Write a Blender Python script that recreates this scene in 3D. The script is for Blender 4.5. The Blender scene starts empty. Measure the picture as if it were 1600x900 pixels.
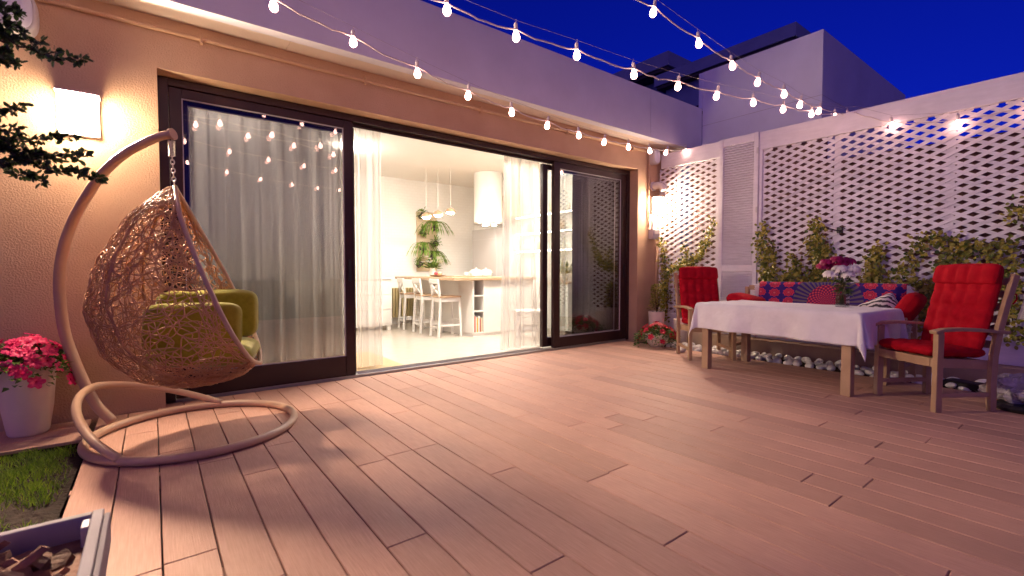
import bpy, math, random
import numpy as np
from mathutils import Vector, Matrix
R = math.radians
rnd = random.Random(7)
S = bpy.context.scene
COL = S.collection

# ------------------------------------------------------------------ camera
H = 1.1
cam_d = bpy.data.cameras.new('camera'); cam = bpy.data.objects.new('camera', cam_d); COL.objects.link(cam)
cam.location = (0, 0, H)
cam.rotation_euler = (R(90 - 2.03), 0, R(52.5 - 90))
cam_d.lens = 16.47; cam_d.sensor_width = 36; cam_d.clip_start = .05; cam_d.clip_end = 500
cam_d.dof.use_dof = True; cam_d.dof.focus_distance = 4.6; cam_d.dof.aperture_fstop = 3.2
S.camera = cam

# ------------------------------------------------------------------ world: blue hour
W = bpy.data.worlds.new('World'); S.world = W; W.use_nodes = True
wn = W.node_tree.nodes; wl = W.node_tree.links
bg = wn['Background']
sky = wn.new('ShaderNodeTexSky'); sky.sky_type = 'NISHITA'; sky.sun_disc = False
SUN_EL, SUN_AZ = 6.0, 250.0
sky.sun_elevation = R(SUN_EL); sky.sun_rotation = R(SUN_AZ); sky.ozone_density = 6; sky.air_density = 1.0; sky.dust_density = .3
tint = wn.new('ShaderNodeMixRGB'); tint.blend_type = 'MULTIPLY'; tint.inputs[0].default_value = 1
tint.inputs[2].default_value = (.065, .06, .76, 1)
wl.new(sky.outputs[0], tint.inputs[1]); wl.new(tint.outputs[0], bg.inputs[0])
bg.inputs[1].default_value = .15
# last afterglow, low behind the camera
sd = bpy.data.lights.new('sun', 'SUN'); sd.energy = .22; sd.angle = R(60); sd.color = (1, .52, .42)
so = bpy.data.objects.new('sun', sd); COL.objects.link(so)
so.rotation_euler = (R(62), 0, R(-50))
vs = S.view_settings
vs.view_transform = 'Standard'; vs.look = 'None'; vs.exposure = 0; vs.gamma = 1
S.render.engine = 'CYCLES'
cy = S.cycles
cy.use_denoising = True; cy.sample_clamp_indirect = 10; cy.max_bounces = 8; cy.transparent_max_bounces = 16
cy.caustics_reflective = False; cy.caustics_refractive = False

# ------------------------------------------------------------------ unprojection of photo measurements on to real planes
_th, _p = R(52.5), R(2.03)
_F = np.array([math.cos(_th) * math.cos(_p), math.sin(_th) * math.cos(_p), -math.sin(_p)])
_R = np.array([math.sin(_th), -math.cos(_th), 0]); _U = np.cross(_R, _F); _C = np.array([0, 0, H])
def ray(u, v): return _F + _R * (u - 800) / 732 + _U * (450 - v) / 732
def onz(u, v, z=0): d = ray(u, v); return _C + d * (z - H) / d[2]
def ony(u, v, y): d = ray(u, v); return _C + d * y / d[1]
def onx(u, v, x): d = ray(u, v); return _C + d * x / d[0]
def ond(u, v, dist): return _C + ray(u, v) * dist

# ------------------------------------------------------------------ mesh builder
class MB:
    def __init__(s): s.v = []; s.f = []
    def add(s, vs, fs):
        n = len(s.v); s.v.extend([tuple(map(float, p)) for p in vs]); s.f.extend([tuple(i + n for i in f) for f in fs]); return s
    def box(s, a, b, M=None):
        (x0, y0, z0), (x1, y1, z1) = a, b
        vs = [(x0, y0, z0), (x1, y0, z0), (x1, y1, z0), (x0, y1, z0), (x0, y0, z1), (x1, y0, z1), (x1, y1, z1), (x0, y1, z1)]
        if M is not None: vs = [M @ Vector(p) for p in vs]
        return s.add(vs, [(3, 2, 1, 0), (4, 5, 6, 7), (0, 1, 5, 4), (1, 2, 6, 5), (2, 3, 7, 6), (3, 0, 4, 7)])
    def bar(s, p, q, w, h, up=(0, 0, 1)):
        p, q = Vector(p), Vector(q); d = (q - p).normalized(); u = Vector(up)
        sd = d.cross(u)
        if sd.length < 1e-4: sd = d.cross(Vector((0, 1, 0)))
        sd.normalize(); u = sd.cross(d)
        vs = []
        for c in (p, q):
            for a, b in ((-1, -1), (1, -1), (1, 1), (-1, 1)): vs.append(c + sd * a * w / 2 + u * b * h / 2)
        return s.add(vs, [(3, 2, 1, 0), (4, 5, 6, 7), (0, 1, 5, 4), (1, 2, 6, 5), (2, 3, 7, 6), (3, 0, 4, 7)])
    def tube(s, pts, r, n=8, closed=False):
        pts = [Vector(p) for p in pts]; m = len(pts)
        rs = r if hasattr(r, '__len__') else [r] * m
        vs = []; N = None
        for i, p in enumerate(pts):
            if closed: t = pts[(i + 1) % m] - pts[i - 1]
            else: t = pts[min(i + 1, m - 1)] - pts[max(i - 1, 0)]
            if t.length < 1e-9: t = Vector((0, 0, 1))
            t.normalize()
            if N is None:
                N = t.cross(Vector((0, 0, 1)))
                if N.length < .1: N = t.cross(Vector((1, 0, 0)))
            N = N - t * N.dot(t)
            if N.length < 1e-6: N = t.orthogonal()
            N.normalize(); B = t.cross(N)
            for k in range(n):
                a = 2 * math.pi * k / n
                vs.append(p + (N * math.cos(a) + B * math.sin(a)) * rs[i])
        fs = []
        for i in range(m if closed else m - 1):
            j = (i + 1) % m
            for k in range(n): fs.append((i * n + k, i * n + (k + 1) % n, j * n + (k + 1) % n, j * n + k))
        if not closed: fs.append(tuple(range(n))[::-1]); fs.append(tuple(range((m - 1) * n, m * n)))
        return s.add(vs, fs)
    def lathe(s, prof, c=(0, 0, 0), n=32, M=None):
        vs = []; fs = []
        for r, z in prof:
            for k in range(n):
                a = 2 * math.pi * k / n; vs.append(Vector((r * math.cos(a), r * math.sin(a), z)))
        if M is not None: vs = [M @ p for p in vs]
        vs = [p + Vector(c) for p in vs]
        for i in range(len(prof) - 1):
            for k in range(n): fs.append((i * n + k, i * n + (k + 1) % n, (i + 1) * n + (k + 1) % n, (i + 1) * n + k))
        if prof[0][0] > 1e-5: fs.append(tuple(range(n))[::-1])
        if prof[-1][0] > 1e-5: fs.append(tuple(range((len(prof) - 1) * n, len(prof) * n)))
        return s.add(vs, fs)
    def grid(s, P):                       # P[i][j] points
        a, b = len(P), len(P[0]); vs = [p for row in P for p in row]
        return s.add(vs, [(i * b + j, i * b + j + 1, (i + 1) * b + j + 1, (i + 1) * b + j) for i in range(a - 1) for j in range(b - 1)])
    def blob(s, c, r, n=10, jit=0, sq=(1, 1, 1), rn=rnd):
        vs = []; fs = []; m = n
        ph = [rn.uniform(0, 6.28) for _ in range(6)]
        for i in range(n // 2 + 1):
            th = math.pi * i / (n // 2)
            for k in range(m):
                a = 2 * math.pi * k / m
                d = Vector((math.sin(th) * math.cos(a), math.sin(th) * math.sin(a), math.cos(th)))
                q = 1 + jit * (math.sin(3 * d.x + ph[0]) + math.sin(4 * d.y + ph[1]) + math.sin(3 * d.z + ph[2])) / 3
                vs.append((c[0] + d.x * r * sq[0] * q, c[1] + d.y * r * sq[1] * q, c[2] + d.z * r * sq[2] * q))
        for i in range(n // 2):
            for k in range(m): fs.append((i * m + k, (i + 1) * m + k, (i + 1) * m + (k + 1) % m, i * m + (k + 1) % m))
        return s.add(vs, fs)
    def leaf(s, p, d, nrm, L, w, fold=.25, bend=0):
        p = Vector(p); d = Vector(d).normalized(); nrm = Vector(nrm); sd = d.cross(nrm)
        if sd.length < 1e-4: sd = d.orthogonal()
        sd.normalize(); up = sd.cross(d)
        a = p; b = p + d * L - up * bend * L; m = p + d * L * .42 - up * L * bend * .2
        l = p + d * L * .38 + sd * w / 2 + up * w * fold; r_ = p + d * L * .38 - sd * w / 2 + up * w * fold
        return s.add([a, l, b, r_, m], [(0, 4, 1), (1, 4, 2), (0, 3, 4), (3, 2, 4)])
    def leaf6(s, p, d, nrm, L, w, cup=.2):
        p = Vector(p); d = Vector(d).normalized(); sd = d.cross(Vector(nrm))
        if sd.length < 1e-4: sd = d.orthogonal()
        sd.normalize(); up = sd.cross(d)
        q = [p] + [p + d * L * a + sd * w * b + up * w * cup * abs(b) * 2 for a, b in ((.22, .34), (.5, .5), (.8, .36))] + [p + d * L] + [p + d * L * a - sd * w * b + up * w * cup * abs(b) * 2 for a, b in ((.8, .36), (.5, .5), (.22, .34))] + [p + d * L * .5]
        return s.add(q, [(0, 8, 2, 1), (8, 4, 3, 2), (0, 7, 6, 8), (8, 6, 5, 4)])
    def build(s, name, mat, parent=None, smooth=False, bevel=0, world=False, loc=None, subsurf=0, seg=2):
        me = bpy.data.meshes.new(name)
        v = s.v
        if world and parent is not None:
            Mi = parent_world(parent).inverted(); v = [Mi @ Vector(p) for p in v]
        if loc is not None: v = [Vector(p) - Vector(loc) for p in v]
        me.from_pydata([tuple(p) for p in v], [], s.f); me.update()
        if smooth: me.shade_smooth()
        for m in (mat if isinstance(mat, (list, tuple)) else [mat]): me.materials.append(m)
        o = bpy.data.objects.new(name, me); COL.objects.link(o)
        if loc is not None: o.location = loc
        if parent is not None: o.parent = parent
        if bevel:
            b = o.modifiers.new('bevel', 'BEVEL'); b.width = bevel; b.segments = seg; b.limit_method = 'ANGLE'; b.angle_limit = R(35)
        if subsurf:
            q = o.modifiers.new('sub', 'SUBSURF'); q.levels = q.render_levels = subsurf
        return o
def parent_world(o):
    M = Matrix.LocRotScale(o.location, o.rotation_euler, o.scale)
    return parent_world(o.parent) @ M if o.parent else M
def tag(o, label=None, cat=None, group=None, kind=None):
    if label: o['label'] = label
    if cat: o['category'] = cat
    if group: o['group'] = group
    if kind: o['kind'] = kind
    return o
def thing(name, label, cat, loc=(0, 0, 0), rz=0, group=None):
    o = bpy.data.objects.new(name, None); COL.objects.link(o); o.empty_display_size = .1
    o.location = loc; o.rotation_euler = (0, 0, rz)
    return tag(o, label, cat, group)
def kids(o): return [c for c in bpy.data.objects if c.parent == o]
def dup(o, parent=None, label=None, loc=None, rz=None):
    c = o.copy(); COL.objects.link(c); c.parent = parent
    if loc is not None: c.location = loc
    if rz is not None: c.rotation_euler = (0, 0, rz)
    if label: c['label'] = label
    for k in kids(o): dup(k, c)
    return c
def catmull(pts, n=8, closed=False):
    P = [np.array(p, float) for p in pts]; out = []; m = len(P)
    for i in range(m if closed else m - 1):
        p0 = P[(i - 1) % m] if closed or i > 0 else 2 * P[0] - P[1]
        p1 = P[i]; p2 = P[(i + 1) % m]
        p3 = P[(i + 2) % m] if closed or i + 2 < m else 2 * P[-1] - P[-2]
        for k in range(n):
            t = k / n
            out.append(.5 * (2 * p1 + (p2 - p0) * t + (2 * p0 - 5 * p1 + 4 * p2 - p3) * t * t + (3 * p1 - p0 - 3 * p2 + p3) * t ** 3))
    if not closed: out.append(P[-1])
    return out

# ------------------------------------------------------------------ materials
def mat(name, c, rough=.5, c2=None, scale=8, stretch=(1, 1, 1), bump=0, bscale=None, bstretch=None, metal=0, spec=.5, detail=6,
        island=0, sheen=0, coat=0, trans=0, subs=0, dist=.02):
    m = bpy.data.materials.new(name); m.use_nodes = True; nt = m.node_tree; N = nt.nodes; L = nt.links
    b = N['Principled BSDF']; b.inputs['Roughness'].default_value = rough; b.inputs['Metallic'].default_value = metal
    b.inputs['Specular IOR Level'].default_value = spec
    b.inputs['Base Color'].default_value = (*c, 1)
    if sheen: b.inputs['Sheen Weight'].default_value = sheen
    if coat: b.inputs['Coat Weight'].default_value = coat
    tc = N.new('ShaderNodeTexCoord')
    col = None
    if c2 is not None:
        mp = N.new('ShaderNodeMapping'); mp.inputs['Scale'].default_value = stretch
        nz = N.new('ShaderNodeTexNoise'); nz.inputs['Scale'].default_value = scale; nz.inputs['Detail'].default_value = detail
        L.new(tc.outputs['Object'], mp.inputs[0]); L.new(mp.outputs[0], nz.inputs['Vector'])
        rp = N.new('ShaderNodeValToRGB'); rp.color_ramp.elements[0].position = .32; rp.color_ramp.elements[1].position = .68
        rp.color_ramp.elements[0].color = (*c, 1); rp.color_ramp.elements[1].color = (*c2, 1)
        L.new(nz.outputs[0], rp.inputs[0]); col = rp.outputs[0]
    if island:
        g = N.new('ShaderNodeNewGeometry'); mr = N.new('ShaderNodeMapRange')
        mr.inputs['To Min'].default_value = 1 - island; mr.inputs['To Max'].default_value = 1 + island
        L.new(g.outputs['Random Per Island'], mr.inputs[0])
        mx = N.new('ShaderNodeMixRGB'); mx.blend_type = 'MULTIPLY'; mx.inputs[0].default_value = 1
        if col is not None: L.new(col, mx.inputs[1])
        else: mx.inputs[1].default_value = (*c, 1)
        L.new(mr.outputs[0], mx.inputs[2]); col = mx.outputs[0]
    if col is not None: L.new(col, b.inputs['Base Color'])
    if bump:
        mp2 = N.new('ShaderNodeMapping'); mp2.inputs['Scale'].default_value = bstretch or stretch
        n2 = N.new('ShaderNodeTexNoise'); n2.inputs['Scale'].default_value = bscale or scale; n2.inputs['Detail'].default_value = 5
        L.new(tc.outputs['Object'], mp2.inputs[0]); L.new(mp2.outputs[0], n2.inputs['Vector'])
        bp = N.new('ShaderNodeBump'); bp.inputs['Strength'].default_value = bump; bp.inputs['Distance'].default_value = dist
        L.new(n2.outputs[0], bp.inputs['Height']); L.new(bp.outputs[0], b.inputs['Normal'])
    if trans:
        out = N['Material Output']; tr = N.new('ShaderNodeBsdfTranslucent')
        if col is not None: L.new(col, tr.inputs[0])
        else: tr.inputs[0].default_value = (*c, 1)
        ms = N.new('ShaderNodeMixShader'); ms.inputs[0].default_value = trans
        L.new(b.outputs[0], ms.inputs[1]); L.new(tr.outputs[0], ms.inputs[2]); L.new(ms.outputs[0], out.inputs[0])
    return m
def foliage(name, cols, trans=.25, rough=.45):
    m = bpy.data.materials.new(name); m.use_nodes = True; N = m.node_tree.nodes; L = m.node_tree.links
    b = N['Principled BSDF']; b.inputs['Roughness'].default_value = rough
    g = N.new('ShaderNodeNewGeometry'); rp = N.new('ShaderNodeValToRGB')
    e = rp.color_ramp.elements
    while len(e) < len(cols): e.new(.5)
    for i, c in enumerate(cols): e[i].position = i / (len(cols) - 1); e[i].color = (*c, 1)
    L.new(g.outputs['Random Per Island'], rp.inputs[0]); L.new(rp.outputs[0], b.inputs['Base Color'])
    tr = N.new('ShaderNodeBsdfTranslucent'); ms = N.new('ShaderNodeMixShader'); ms.inputs[0].default_value = trans
    L.new(rp.outputs[0], tr.inputs[0]); L.new(b.outputs[0], ms.inputs[1]); L.new(tr.outputs[0], ms.inputs[2])
    L.new(ms.outputs[0], N['Material Output'].inputs[0])
    return m
def emit(name, c, s):
    m = bpy.data.materials.new(name); m.use_nodes = True; N = m.node_tree.nodes; L = m.node_tree.links
    N.remove(N['Principled BSDF']); e = N.new('ShaderNodeEmission'); e.inputs[0].default_value = (*c, 1); e.inputs[1].default_value = s
    L.new(e.outputs[0], N['Material Output'].inputs[0]); return m
def glass(name, tintc, refl=1.0, base=.06):
    m = bpy.data.materials.new(name); m.use_nodes = True; N = m.node_tree.nodes; L = m.node_tree.links
    N.remove(N['Principled BSDF'])
    lw = N.new('ShaderNodeLayerWeight'); lw.inputs[0].default_value = .5
    pw = N.new('ShaderNodeMath'); pw.operation = 'POWER'; pw.inputs[1].default_value = 4.0
    ml = N.new('ShaderNodeMath'); ml.operation = 'MULTIPLY_ADD'; ml.inputs[1].default_value = 1 - base; ml.inputs[2].default_value = base
    L.new(lw.outputs['Facing'], pw.inputs[0]); L.new(pw.outputs[0], ml.inputs[0])
    t = N.new('ShaderNodeBsdfTransparent'); t.inputs[0].default_value = (*tintc, 1)
    gl = N.new('ShaderNodeBsdfGlossy'); gl.inputs['Roughness'].default_value = .004; gl.inputs[0].default_value = (refl, refl, refl, 1)
    ms = N.new('ShaderNodeMixShader'); L.new(ml.outputs[0], ms.inputs[0]); L.new(t.outputs[0], ms.inputs[1]); L.new(gl.outputs[0], ms.inputs[2])
    L.new(ms.outputs[0], N['Material Output'].inputs[0]); return m
def sheer(name, c, opac=.6, tl=.5):
    m = bpy.data.materials.new(name); m.use_nodes = True; N = m.node_tree.nodes; L = m.node_tree.links
    N.remove(N['Principled BSDF'])
    d = N.new('ShaderNodeBsdfDiffuse'); d.inputs[0].default_value = (*c, 1)
    t = N.new('ShaderNodeBsdfTranslucent'); t.inputs[0].default_value = (*c, 1)
    p = N.new('ShaderNodeBsdfTransparent')
    a = N.new('ShaderNodeMixShader'); a.inputs[0].default_value = tl; L.new(d.outputs[0], a.inputs[1]); L.new(t.outputs[0], a.inputs[2])
    b = N.new('ShaderNodeMixShader'); b.inputs[0].default_value = opac; L.new(p.outputs[0], b.inputs[1]); L.new(a.outputs[0], b.inputs[2])
    # threads: denser where folds stand edge-on
    lw = N.new('ShaderNodeLayerWeight'); lw.inputs[0].default_value = .5
    mr = N.new('ShaderNodeMapRange'); mr.inputs['To Min'].default_value = opac; mr.inputs['To Max'].default_value = min(1, opac + .35)
    L.new(lw.outputs['Facing'], mr.inputs[0]); L.new(mr.outputs[0], b.inputs[0])
    L.new(b.outputs[0], N['Material Output'].inputs[0]); return m

M = {}
M['stucco'] = mat('orange_beige_stucco', (.56, .365, .235), .9, (.61, .41, .27), 3, bump=.55, bscale=85, bstretch=(1, 1, 1), dist=.012, spec=.2)
M['white_render'] = mat('white_render', (.66, .66, .76), .85, (.71, .71, .81), 2, bump=.1, bscale=120, dist=.004, spec=.2)
M['soffit'] = mat('soffit_board', (.70, .60, .52), .8, (.74, .64, .56), 3, spec=.2)
M['deck'] = mat('composite_deck', (.47, .262, .195), .52, (.55, .32, .245), 6, (28, 1.2, 1), bump=.3, bscale=9, bstretch=(45, .8, 1), dist=.006, island=.13, spec=.35)
def weather(m, amt, sc):
    N = m.node_tree.nodes; L = m.node_tree.links; b = N['Principled BSDF']
    lk = b.inputs['Base Color'].links[0]; src = lk.from_socket
    tc = N.new('ShaderNodeTexCoord'); n1 = N.new('ShaderNodeTexNoise'); n1.inputs['Scale'].default_value = sc; n1.inputs['Detail'].default_value = 8; n1.inputs['Roughness'].default_value = .65
    mr = N.new('ShaderNodeMapRange'); mr.inputs['From Min'].default_value = .3; mr.inputs['From Max'].default_value = .7; mr.inputs['To Min'].default_value = 1 - amt; mr.inputs['To Max'].default_value = 1 + amt
    mx = N.new('ShaderNodeMixRGB'); mx.blend_type = 'MULTIPLY'; mx.inputs[0].default_value = 1
    L.new(tc.outputs['Object'], n1.inputs['Vector']); L.new(n1.outputs[0], mr.inputs[0]); L.new(src, mx.inputs[1]); L.new(mr.outputs[0], mx.inputs[2]); L.new(mx.outputs[0], b.inputs['Base Color'])
    r2 = N.new('ShaderNodeMapRange'); r2.inputs['To Min'].default_value = b.inputs['Roughness'].default_value - .10; r2.inputs['To Max'].default_value = b.inputs['Roughness'].default_value + .14
    L.new(n1.outputs[0], r2.inputs[0]); L.new(r2.outputs[0], b.inputs['Roughness'])
M['brown'] = mat('dark_brown_frame', (.028, .011, .011), .32, (.036, .015, .013), 4, spec=.35)
M['alu'] = mat('aluminium', (.62, .60, .58), .35, metal=.9)
M['fence'] = mat('white_painted_wood', (.78, .74, .77), .6, (.84, .80, .83), 5, (1, 1, 6), bump=.12, bscale=30, dist=.004, spec=.3)
M['lattice'] = mat('white_lattice_wood', (.78, .74, .77), .6, (.84, .80, .82), 6, island=.12, bump=.1, bscale=60, dist=.003, spec=.3)
weather(M['deck'], .10, 2.2); weather(M['white_render'], .06, 1.3); weather(M['stucco'], .06, 1.1); weather(M['fence'], .07, 3); weather(M['lattice'], .08, 4)
M['kerb'] = mat('beige_render_low', (.42, .29, .20), .9, (.48, .34, .24), 6, bump=.3, bscale=60, dist=.006)
M['neigh'] = mat('brown_wall_behind', (.16, .085, .06), .9, (.2, .11, .08), 3)
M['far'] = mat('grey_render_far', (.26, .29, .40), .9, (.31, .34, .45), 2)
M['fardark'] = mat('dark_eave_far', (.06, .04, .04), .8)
M['stand'] = mat('beige_powder_coat', (.50, .32, .215), .38, (.53, .345, .235), 10, spec=.5)
M['rattan'] = mat('brown_rattan', (.42, .20, .092), .4, (.54, .275, .14), 20, spec=.4)
M['olive'] = mat('olive_fabric', (.27, .245, .012), .9, (.33, .30, .02), 30, bump=.35, bscale=220, dist=.004, sheen=.4, spec=.2)
M['olive_pipe'] = mat('olive_piping', (.25, .23, .012), .9)
M['steel'] = mat('galvanised_steel', (.55, .50, .46), .3, metal=.9)
M['planter'] = mat('white_planter', (.74, .62, .54), .45, (.78, .66, .58), 6, bump=.06, bscale=60, dist=.004)
M['soil'] = mat('dark_soil', (.02, .012, .009), .95, (.045, .028, .02), 30, bump=1, bscale=40, dist=.03)
M['grass'] = foliage('grass_blades', [(.09, .17, .015), (.20, .32, .03), (.30, .40, .04)], .3)
M['petal'] = foliage('pink_petunia_petals', [(.70, .012, .09), (.82, .03, .14), (.62, .01, .06)], .35, .5)
M['petal_red'] = foliage('crimson_petals', [(.45, .005, .03), (.6, .01, .05)], .3, .5)
M['eye'] = mat('yellow_flower_eye', (.35, .02, .08), .6)
M['leaf_green'] = foliage('green_leaves', [(.03, .07, .012), (.08, .15, .02), (.15, .22, .035)], .35)
M['leaf_in'] = foliage('bright_houseplant_leaves', [(.10, .18, .03), (.18, .30, .04), (.26, .36, .06)], .35)
M['leaf_dark'] = foliage('dark_leaves', [(.010, .022, .008), (.02, .04, .012), (.035, .06, .015)], .15)
M['ivy'] = foliage('variegated_ivy', [(.04, .08, .012), (.16, .19, .02), (.38, .34, .045), (.56, .47, .10), (.10, .14, .02)], .25)
M['bark'] = mat('bark', (.05, .03, .02), .9, (.09, .055, .035), 20, bump=.5, bscale=40)
M['teak'] = mat('light_teak', (.36, .225, .13), .5, (.46, .30, .18), 5, (1, 1, 1), bump=.15, bscale=40, dist=.004, spec=.35)
M['red'] = mat('red_cushion_fabric', (.33, .003, .012), .9, (.40, .005, .016), 25, bump=.3, bscale=260, dist=.003, spec=.12)
M['cloth'] = mat('white_tablecloth_linen', (.66, .62, .66), .85, (.72, .68, .72), 9, bump=.4, bscale=11, dist=.025, sheen=.2, spec=.2)
M['pebble'] = mat('white_pebble', (.78, .74, .72), .6, (.86, .83, .80), 14, bump=.1, bscale=30, dist=.005)
M['white_paint'] = mat('white_paint', (.78, .74, .68), .4, (.82, .78, .72), 6)
M['wallw'] = mat('white_interior_wall', (.85, .81, .76), .8, (.87, .83, .78), 2)
def brickwhite():
    m = mat('white_painted_brick', (.80, .75, .68), .7); N = m.node_tree.nodes; L = m.node_tree.links
    tc = N.new('ShaderNodeTexCoord'); mp = N.new('ShaderNodeMapping'); mp.inputs['Rotation'].default_value = (R(90), 0, 0)
    br = N.new('ShaderNodeTexBrick'); br.inputs['Scale'].default_value = 4.2; br.inputs['Color1'].default_value = (.86, .82, .77, 1)
    br.inputs['Color2'].default_value = (.84, .80, .75, 1); br.inputs['Mortar'].default_value = (.80, .75, .69, 1); br.inputs['Mortar Size'].default_value = .012
    L.new(tc.outputs['Object'], mp.inputs[0]); L.new(mp.outputs[0], br.inputs[0]); L.new(br.outputs[0], N['Principled BSDF'].inputs['Base Color'])
    return m
M['brick'] = brickwhite()
M['floor'] = mat('pale_laminate_floor', (.55, .48, .41), .20, (.61, .54, .47), 5, (1, 8, 1), spec=.5)
M['rug'] = mat('sand_rug', (.50, .36, .20), .95, (.58, .43, .26), 80, bump=.5, bscale=200, dist=.005)
M['oak'] = mat('oak_worktop', (.45, .29, .17), .4, (.55, .37, .23), 6, (1, 6, 1))
M['greysofa'] = mat('grey_sofa_fabric', (.16, .19, .21), .95, (.2, .23, .25), 60, bump=.3, bscale=200)
M['black'] = mat('black_plastic', (.012, .011, .012), .45)
M['greyplastic'] = mat('grey_plastic', (.58, .55, .56), .5)
M['terracotta_dark'] = mat('dark_pot', (.05, .03, .025), .6)
M['flower_white'] = foliage('white_petals', [(.86, .80, .74), (.90, .87, .83)], .12)
M['flower_mag'] = foliage('magenta_petals', [(.38, .01, .10), (.50, .02, .16)], .3)
M['yellow_rad'] = mat('cream_radiator', (.62, .50, .26), .5)
M['bookcols'] = foliage('book_spines', [(.5, .06, .05), (.75, .7, .6), (.65, .45, .08), (.8, .78, .74), (.35, .2, .12)], 0, .6)
M['curt_l'] = sheer('grey_sheer', (.62, .57, .54), .70, .5)
M['curt_m'] = sheer('cream_sheer', (.80, .75, .70), .42, .45)
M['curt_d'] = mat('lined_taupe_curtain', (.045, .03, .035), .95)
M['curt_w'] = sheer('white_muslin', (.74, .68, .68), .92, .3)
M['glass'] = glass('door_glass', (.86, .87, .86), 1, .09)
M['glass_tint'] = glass('door_glass_tinted', (.80, .79, .78), 1, .05)  # tint stands in for the dimmer room behind the left glass
M['vase_glass'] = glass('vase_glass', (.88, .9, .9), 1, .06)
M['water'] = mat('vase_water', (.35, .38, .3), .1, trans=.5)
BULB = (1.0, .53, .44)
M['bulb'] = emit('lit_bulb', BULB, 26)
M['lamp'] = emit('lit_wall_lamp', (1, .75, .50), 105)
M['lamp_r'] = emit('lit_wall_lamp_bright', (1, .74, .54), 330)
M['lamp_front'] = emit('lit_lamp_front', (1, .74, .54), 340)
M['lamp_front_left'] = emit('lit_lamp_front_strong', (1, .74, .52), 2100)
M['ceil_emit'] = emit('lit_ceiling_lamp', (1, .93, .82), 170)  # this and the next two: emitters of the added room lights
M['ceil_deep'] = emit('lit_bright_ceiling_lamp', (1, .93, .82), 520)
M['ceil_dim'] = emit('lit_dim_ceiling_lamp', (1, .92, .82), 90)
M['led'] = emit('lit_led_strip', (1, .92, .8), 60)
M['pend_emit'] = emit('lit_pendant', (1, .90, .76), 110)
M['wire'] = mat('white_cable', (.66, .58, .56), .5)
M['thin'] = mat('steel_support_wire', (.35, .32, .34), .5, metal=.3)

def throw_mat():
    m = bpy.data.materials.new('mandala_throw'); m.use_nodes = True; N = m.node_tree.nodes; L = m.node_tree.links
    b = N['Principled BSDF']; b.inputs['Roughness'].default_value = .9
    uv = N.new('ShaderNodeUVMap'); sx = N.new('ShaderNodeSeparateXYZ'); L.new(uv.outputs[0], sx.inputs[0])   # uv in metres from the centre
    def mt(op, a, c=None, d=None):
        n = N.new('ShaderNodeMath'); n.operation = op
        for i, q in enumerate((a, c, d)):
            if q is None: continue
            if isinstance(q, (int, float)): n.inputs[i].default_value = q
            else: L.new(q, n.inputs[i])
        return n.outputs[0]
    X, Y = sx.outputs[0], sx.outputs[1]
    r = mt('SQRT', mt('ADD', mt('MULTIPLY', X, X), mt('MULTIPLY', Y, Y)))
    th = mt('ARCTAN2', Y, X)
    # centre mandala: petals in rings
    pet = mt('SINE', mt('MULTIPLY', th, 22)); ring = mt('SINE', mt('MULTIPLY', r, 150))
    cm = mt('ADD', mt('MULTIPLY', mt('MULTIPLY', pet, ring), .5), .5)
    ramp = N.new('ShaderNodeValToRGB'); e = ramp.color_ramp; e.interpolation = 'CONSTANT'
    e.elements[0].color = (.10, .012, .10, 1); e.elements[1].position = .45; e.elements[1].color = (.45, .012, .05, 1)
    q = e.elements.new(.8); q.color = (.62, .12, .16, 1); L.new(cm, ramp.inputs[0])
    # spokes between the centre and the side motifs
    sp = mt('SINE', mt('MULTIPLY', th, 40)); ramp2 = N.new('ShaderNodeValToRGB'); e = ramp2.color_ramp; e.interpolation = 'CONSTANT'
    e.elements[0].color = (.03, .012, .15, 1); e.elements[1].position = .5; e.elements[1].color = (.14, .10, .13, 1); L.new(mt('MULTIPLY_ADD', sp, .5, .5), ramp2.inputs[0])
    # side medallions in rows
    cx = mt('SUBTRACT', mt('FRACT', mt('DIVIDE', X, .165)), .5); cyy = mt('SUBTRACT', mt('FRACT', mt('DIVIDE', mt('ADD', Y, .055), .11)), .5)
    d = mt('SQRT', mt('ADD', mt('MULTIPLY', cx, cx), mt('MULTIPLY', mt('MULTIPLY', cyy, cyy), .8)))
    a2 = mt('ARCTAN2', cyy, cx); d2 = mt('ADD', d, mt('MULTIPLY', mt('SINE', mt('MULTIPLY', a2, 9)), .035))
    ramp3 = N.new('ShaderNodeValToRGB'); e = ramp3.color_ramp; e.interpolation = 'CONSTANT'
    e.elements[0].color = (.62, .10, .14, 1); e.elements[1].position = .09; e.elements[1].color = (.20, .008, .06, 1)
    for pos, c in ((.15, (.60, .03, .07)), (.24, (.22, .008, .06)), (.29, (.58, .04, .08)), (.38, (.03, .008, .16))):
        q = e.elements.new(pos); q.color = (*c, 1)
    L.new(d2, ramp3.inputs[0])
    m1 = N.new('ShaderNodeMixRGB'); L.new(mt('GREATER_THAN', r, .20), m1.inputs[0]); L.new(ramp.outputs[0], m1.inputs[1]); L.new(ramp2.outputs[0], m1.inputs[2])
    m2 = N.new('ShaderNodeMixRGB'); L.new(mt('GREATER_THAN', r, .36), m2.inputs[0]); L.new(m1.outputs[0], m2.inputs[1]); L.new(ramp3.outputs[0], m2.inputs[2])
    L.new(m2.outputs[0], b.inputs['Base Color'])
    return m
M['throw'] = throw_mat()

WY = 4.68      # facade plane
DY = 4.84      # front of the sliding door
FX = 6.60      # back plane of the fence panels
ROOM_X, ROOM_Y, CEIL = 5.95, 9.2, 3.03

# ================================================================== SETTING
mb = MB(); mb.box((-60, -60, -.30), (80, 80, -.12)); tag(mb.build('ground', M['soil']), kind='structure')

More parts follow.
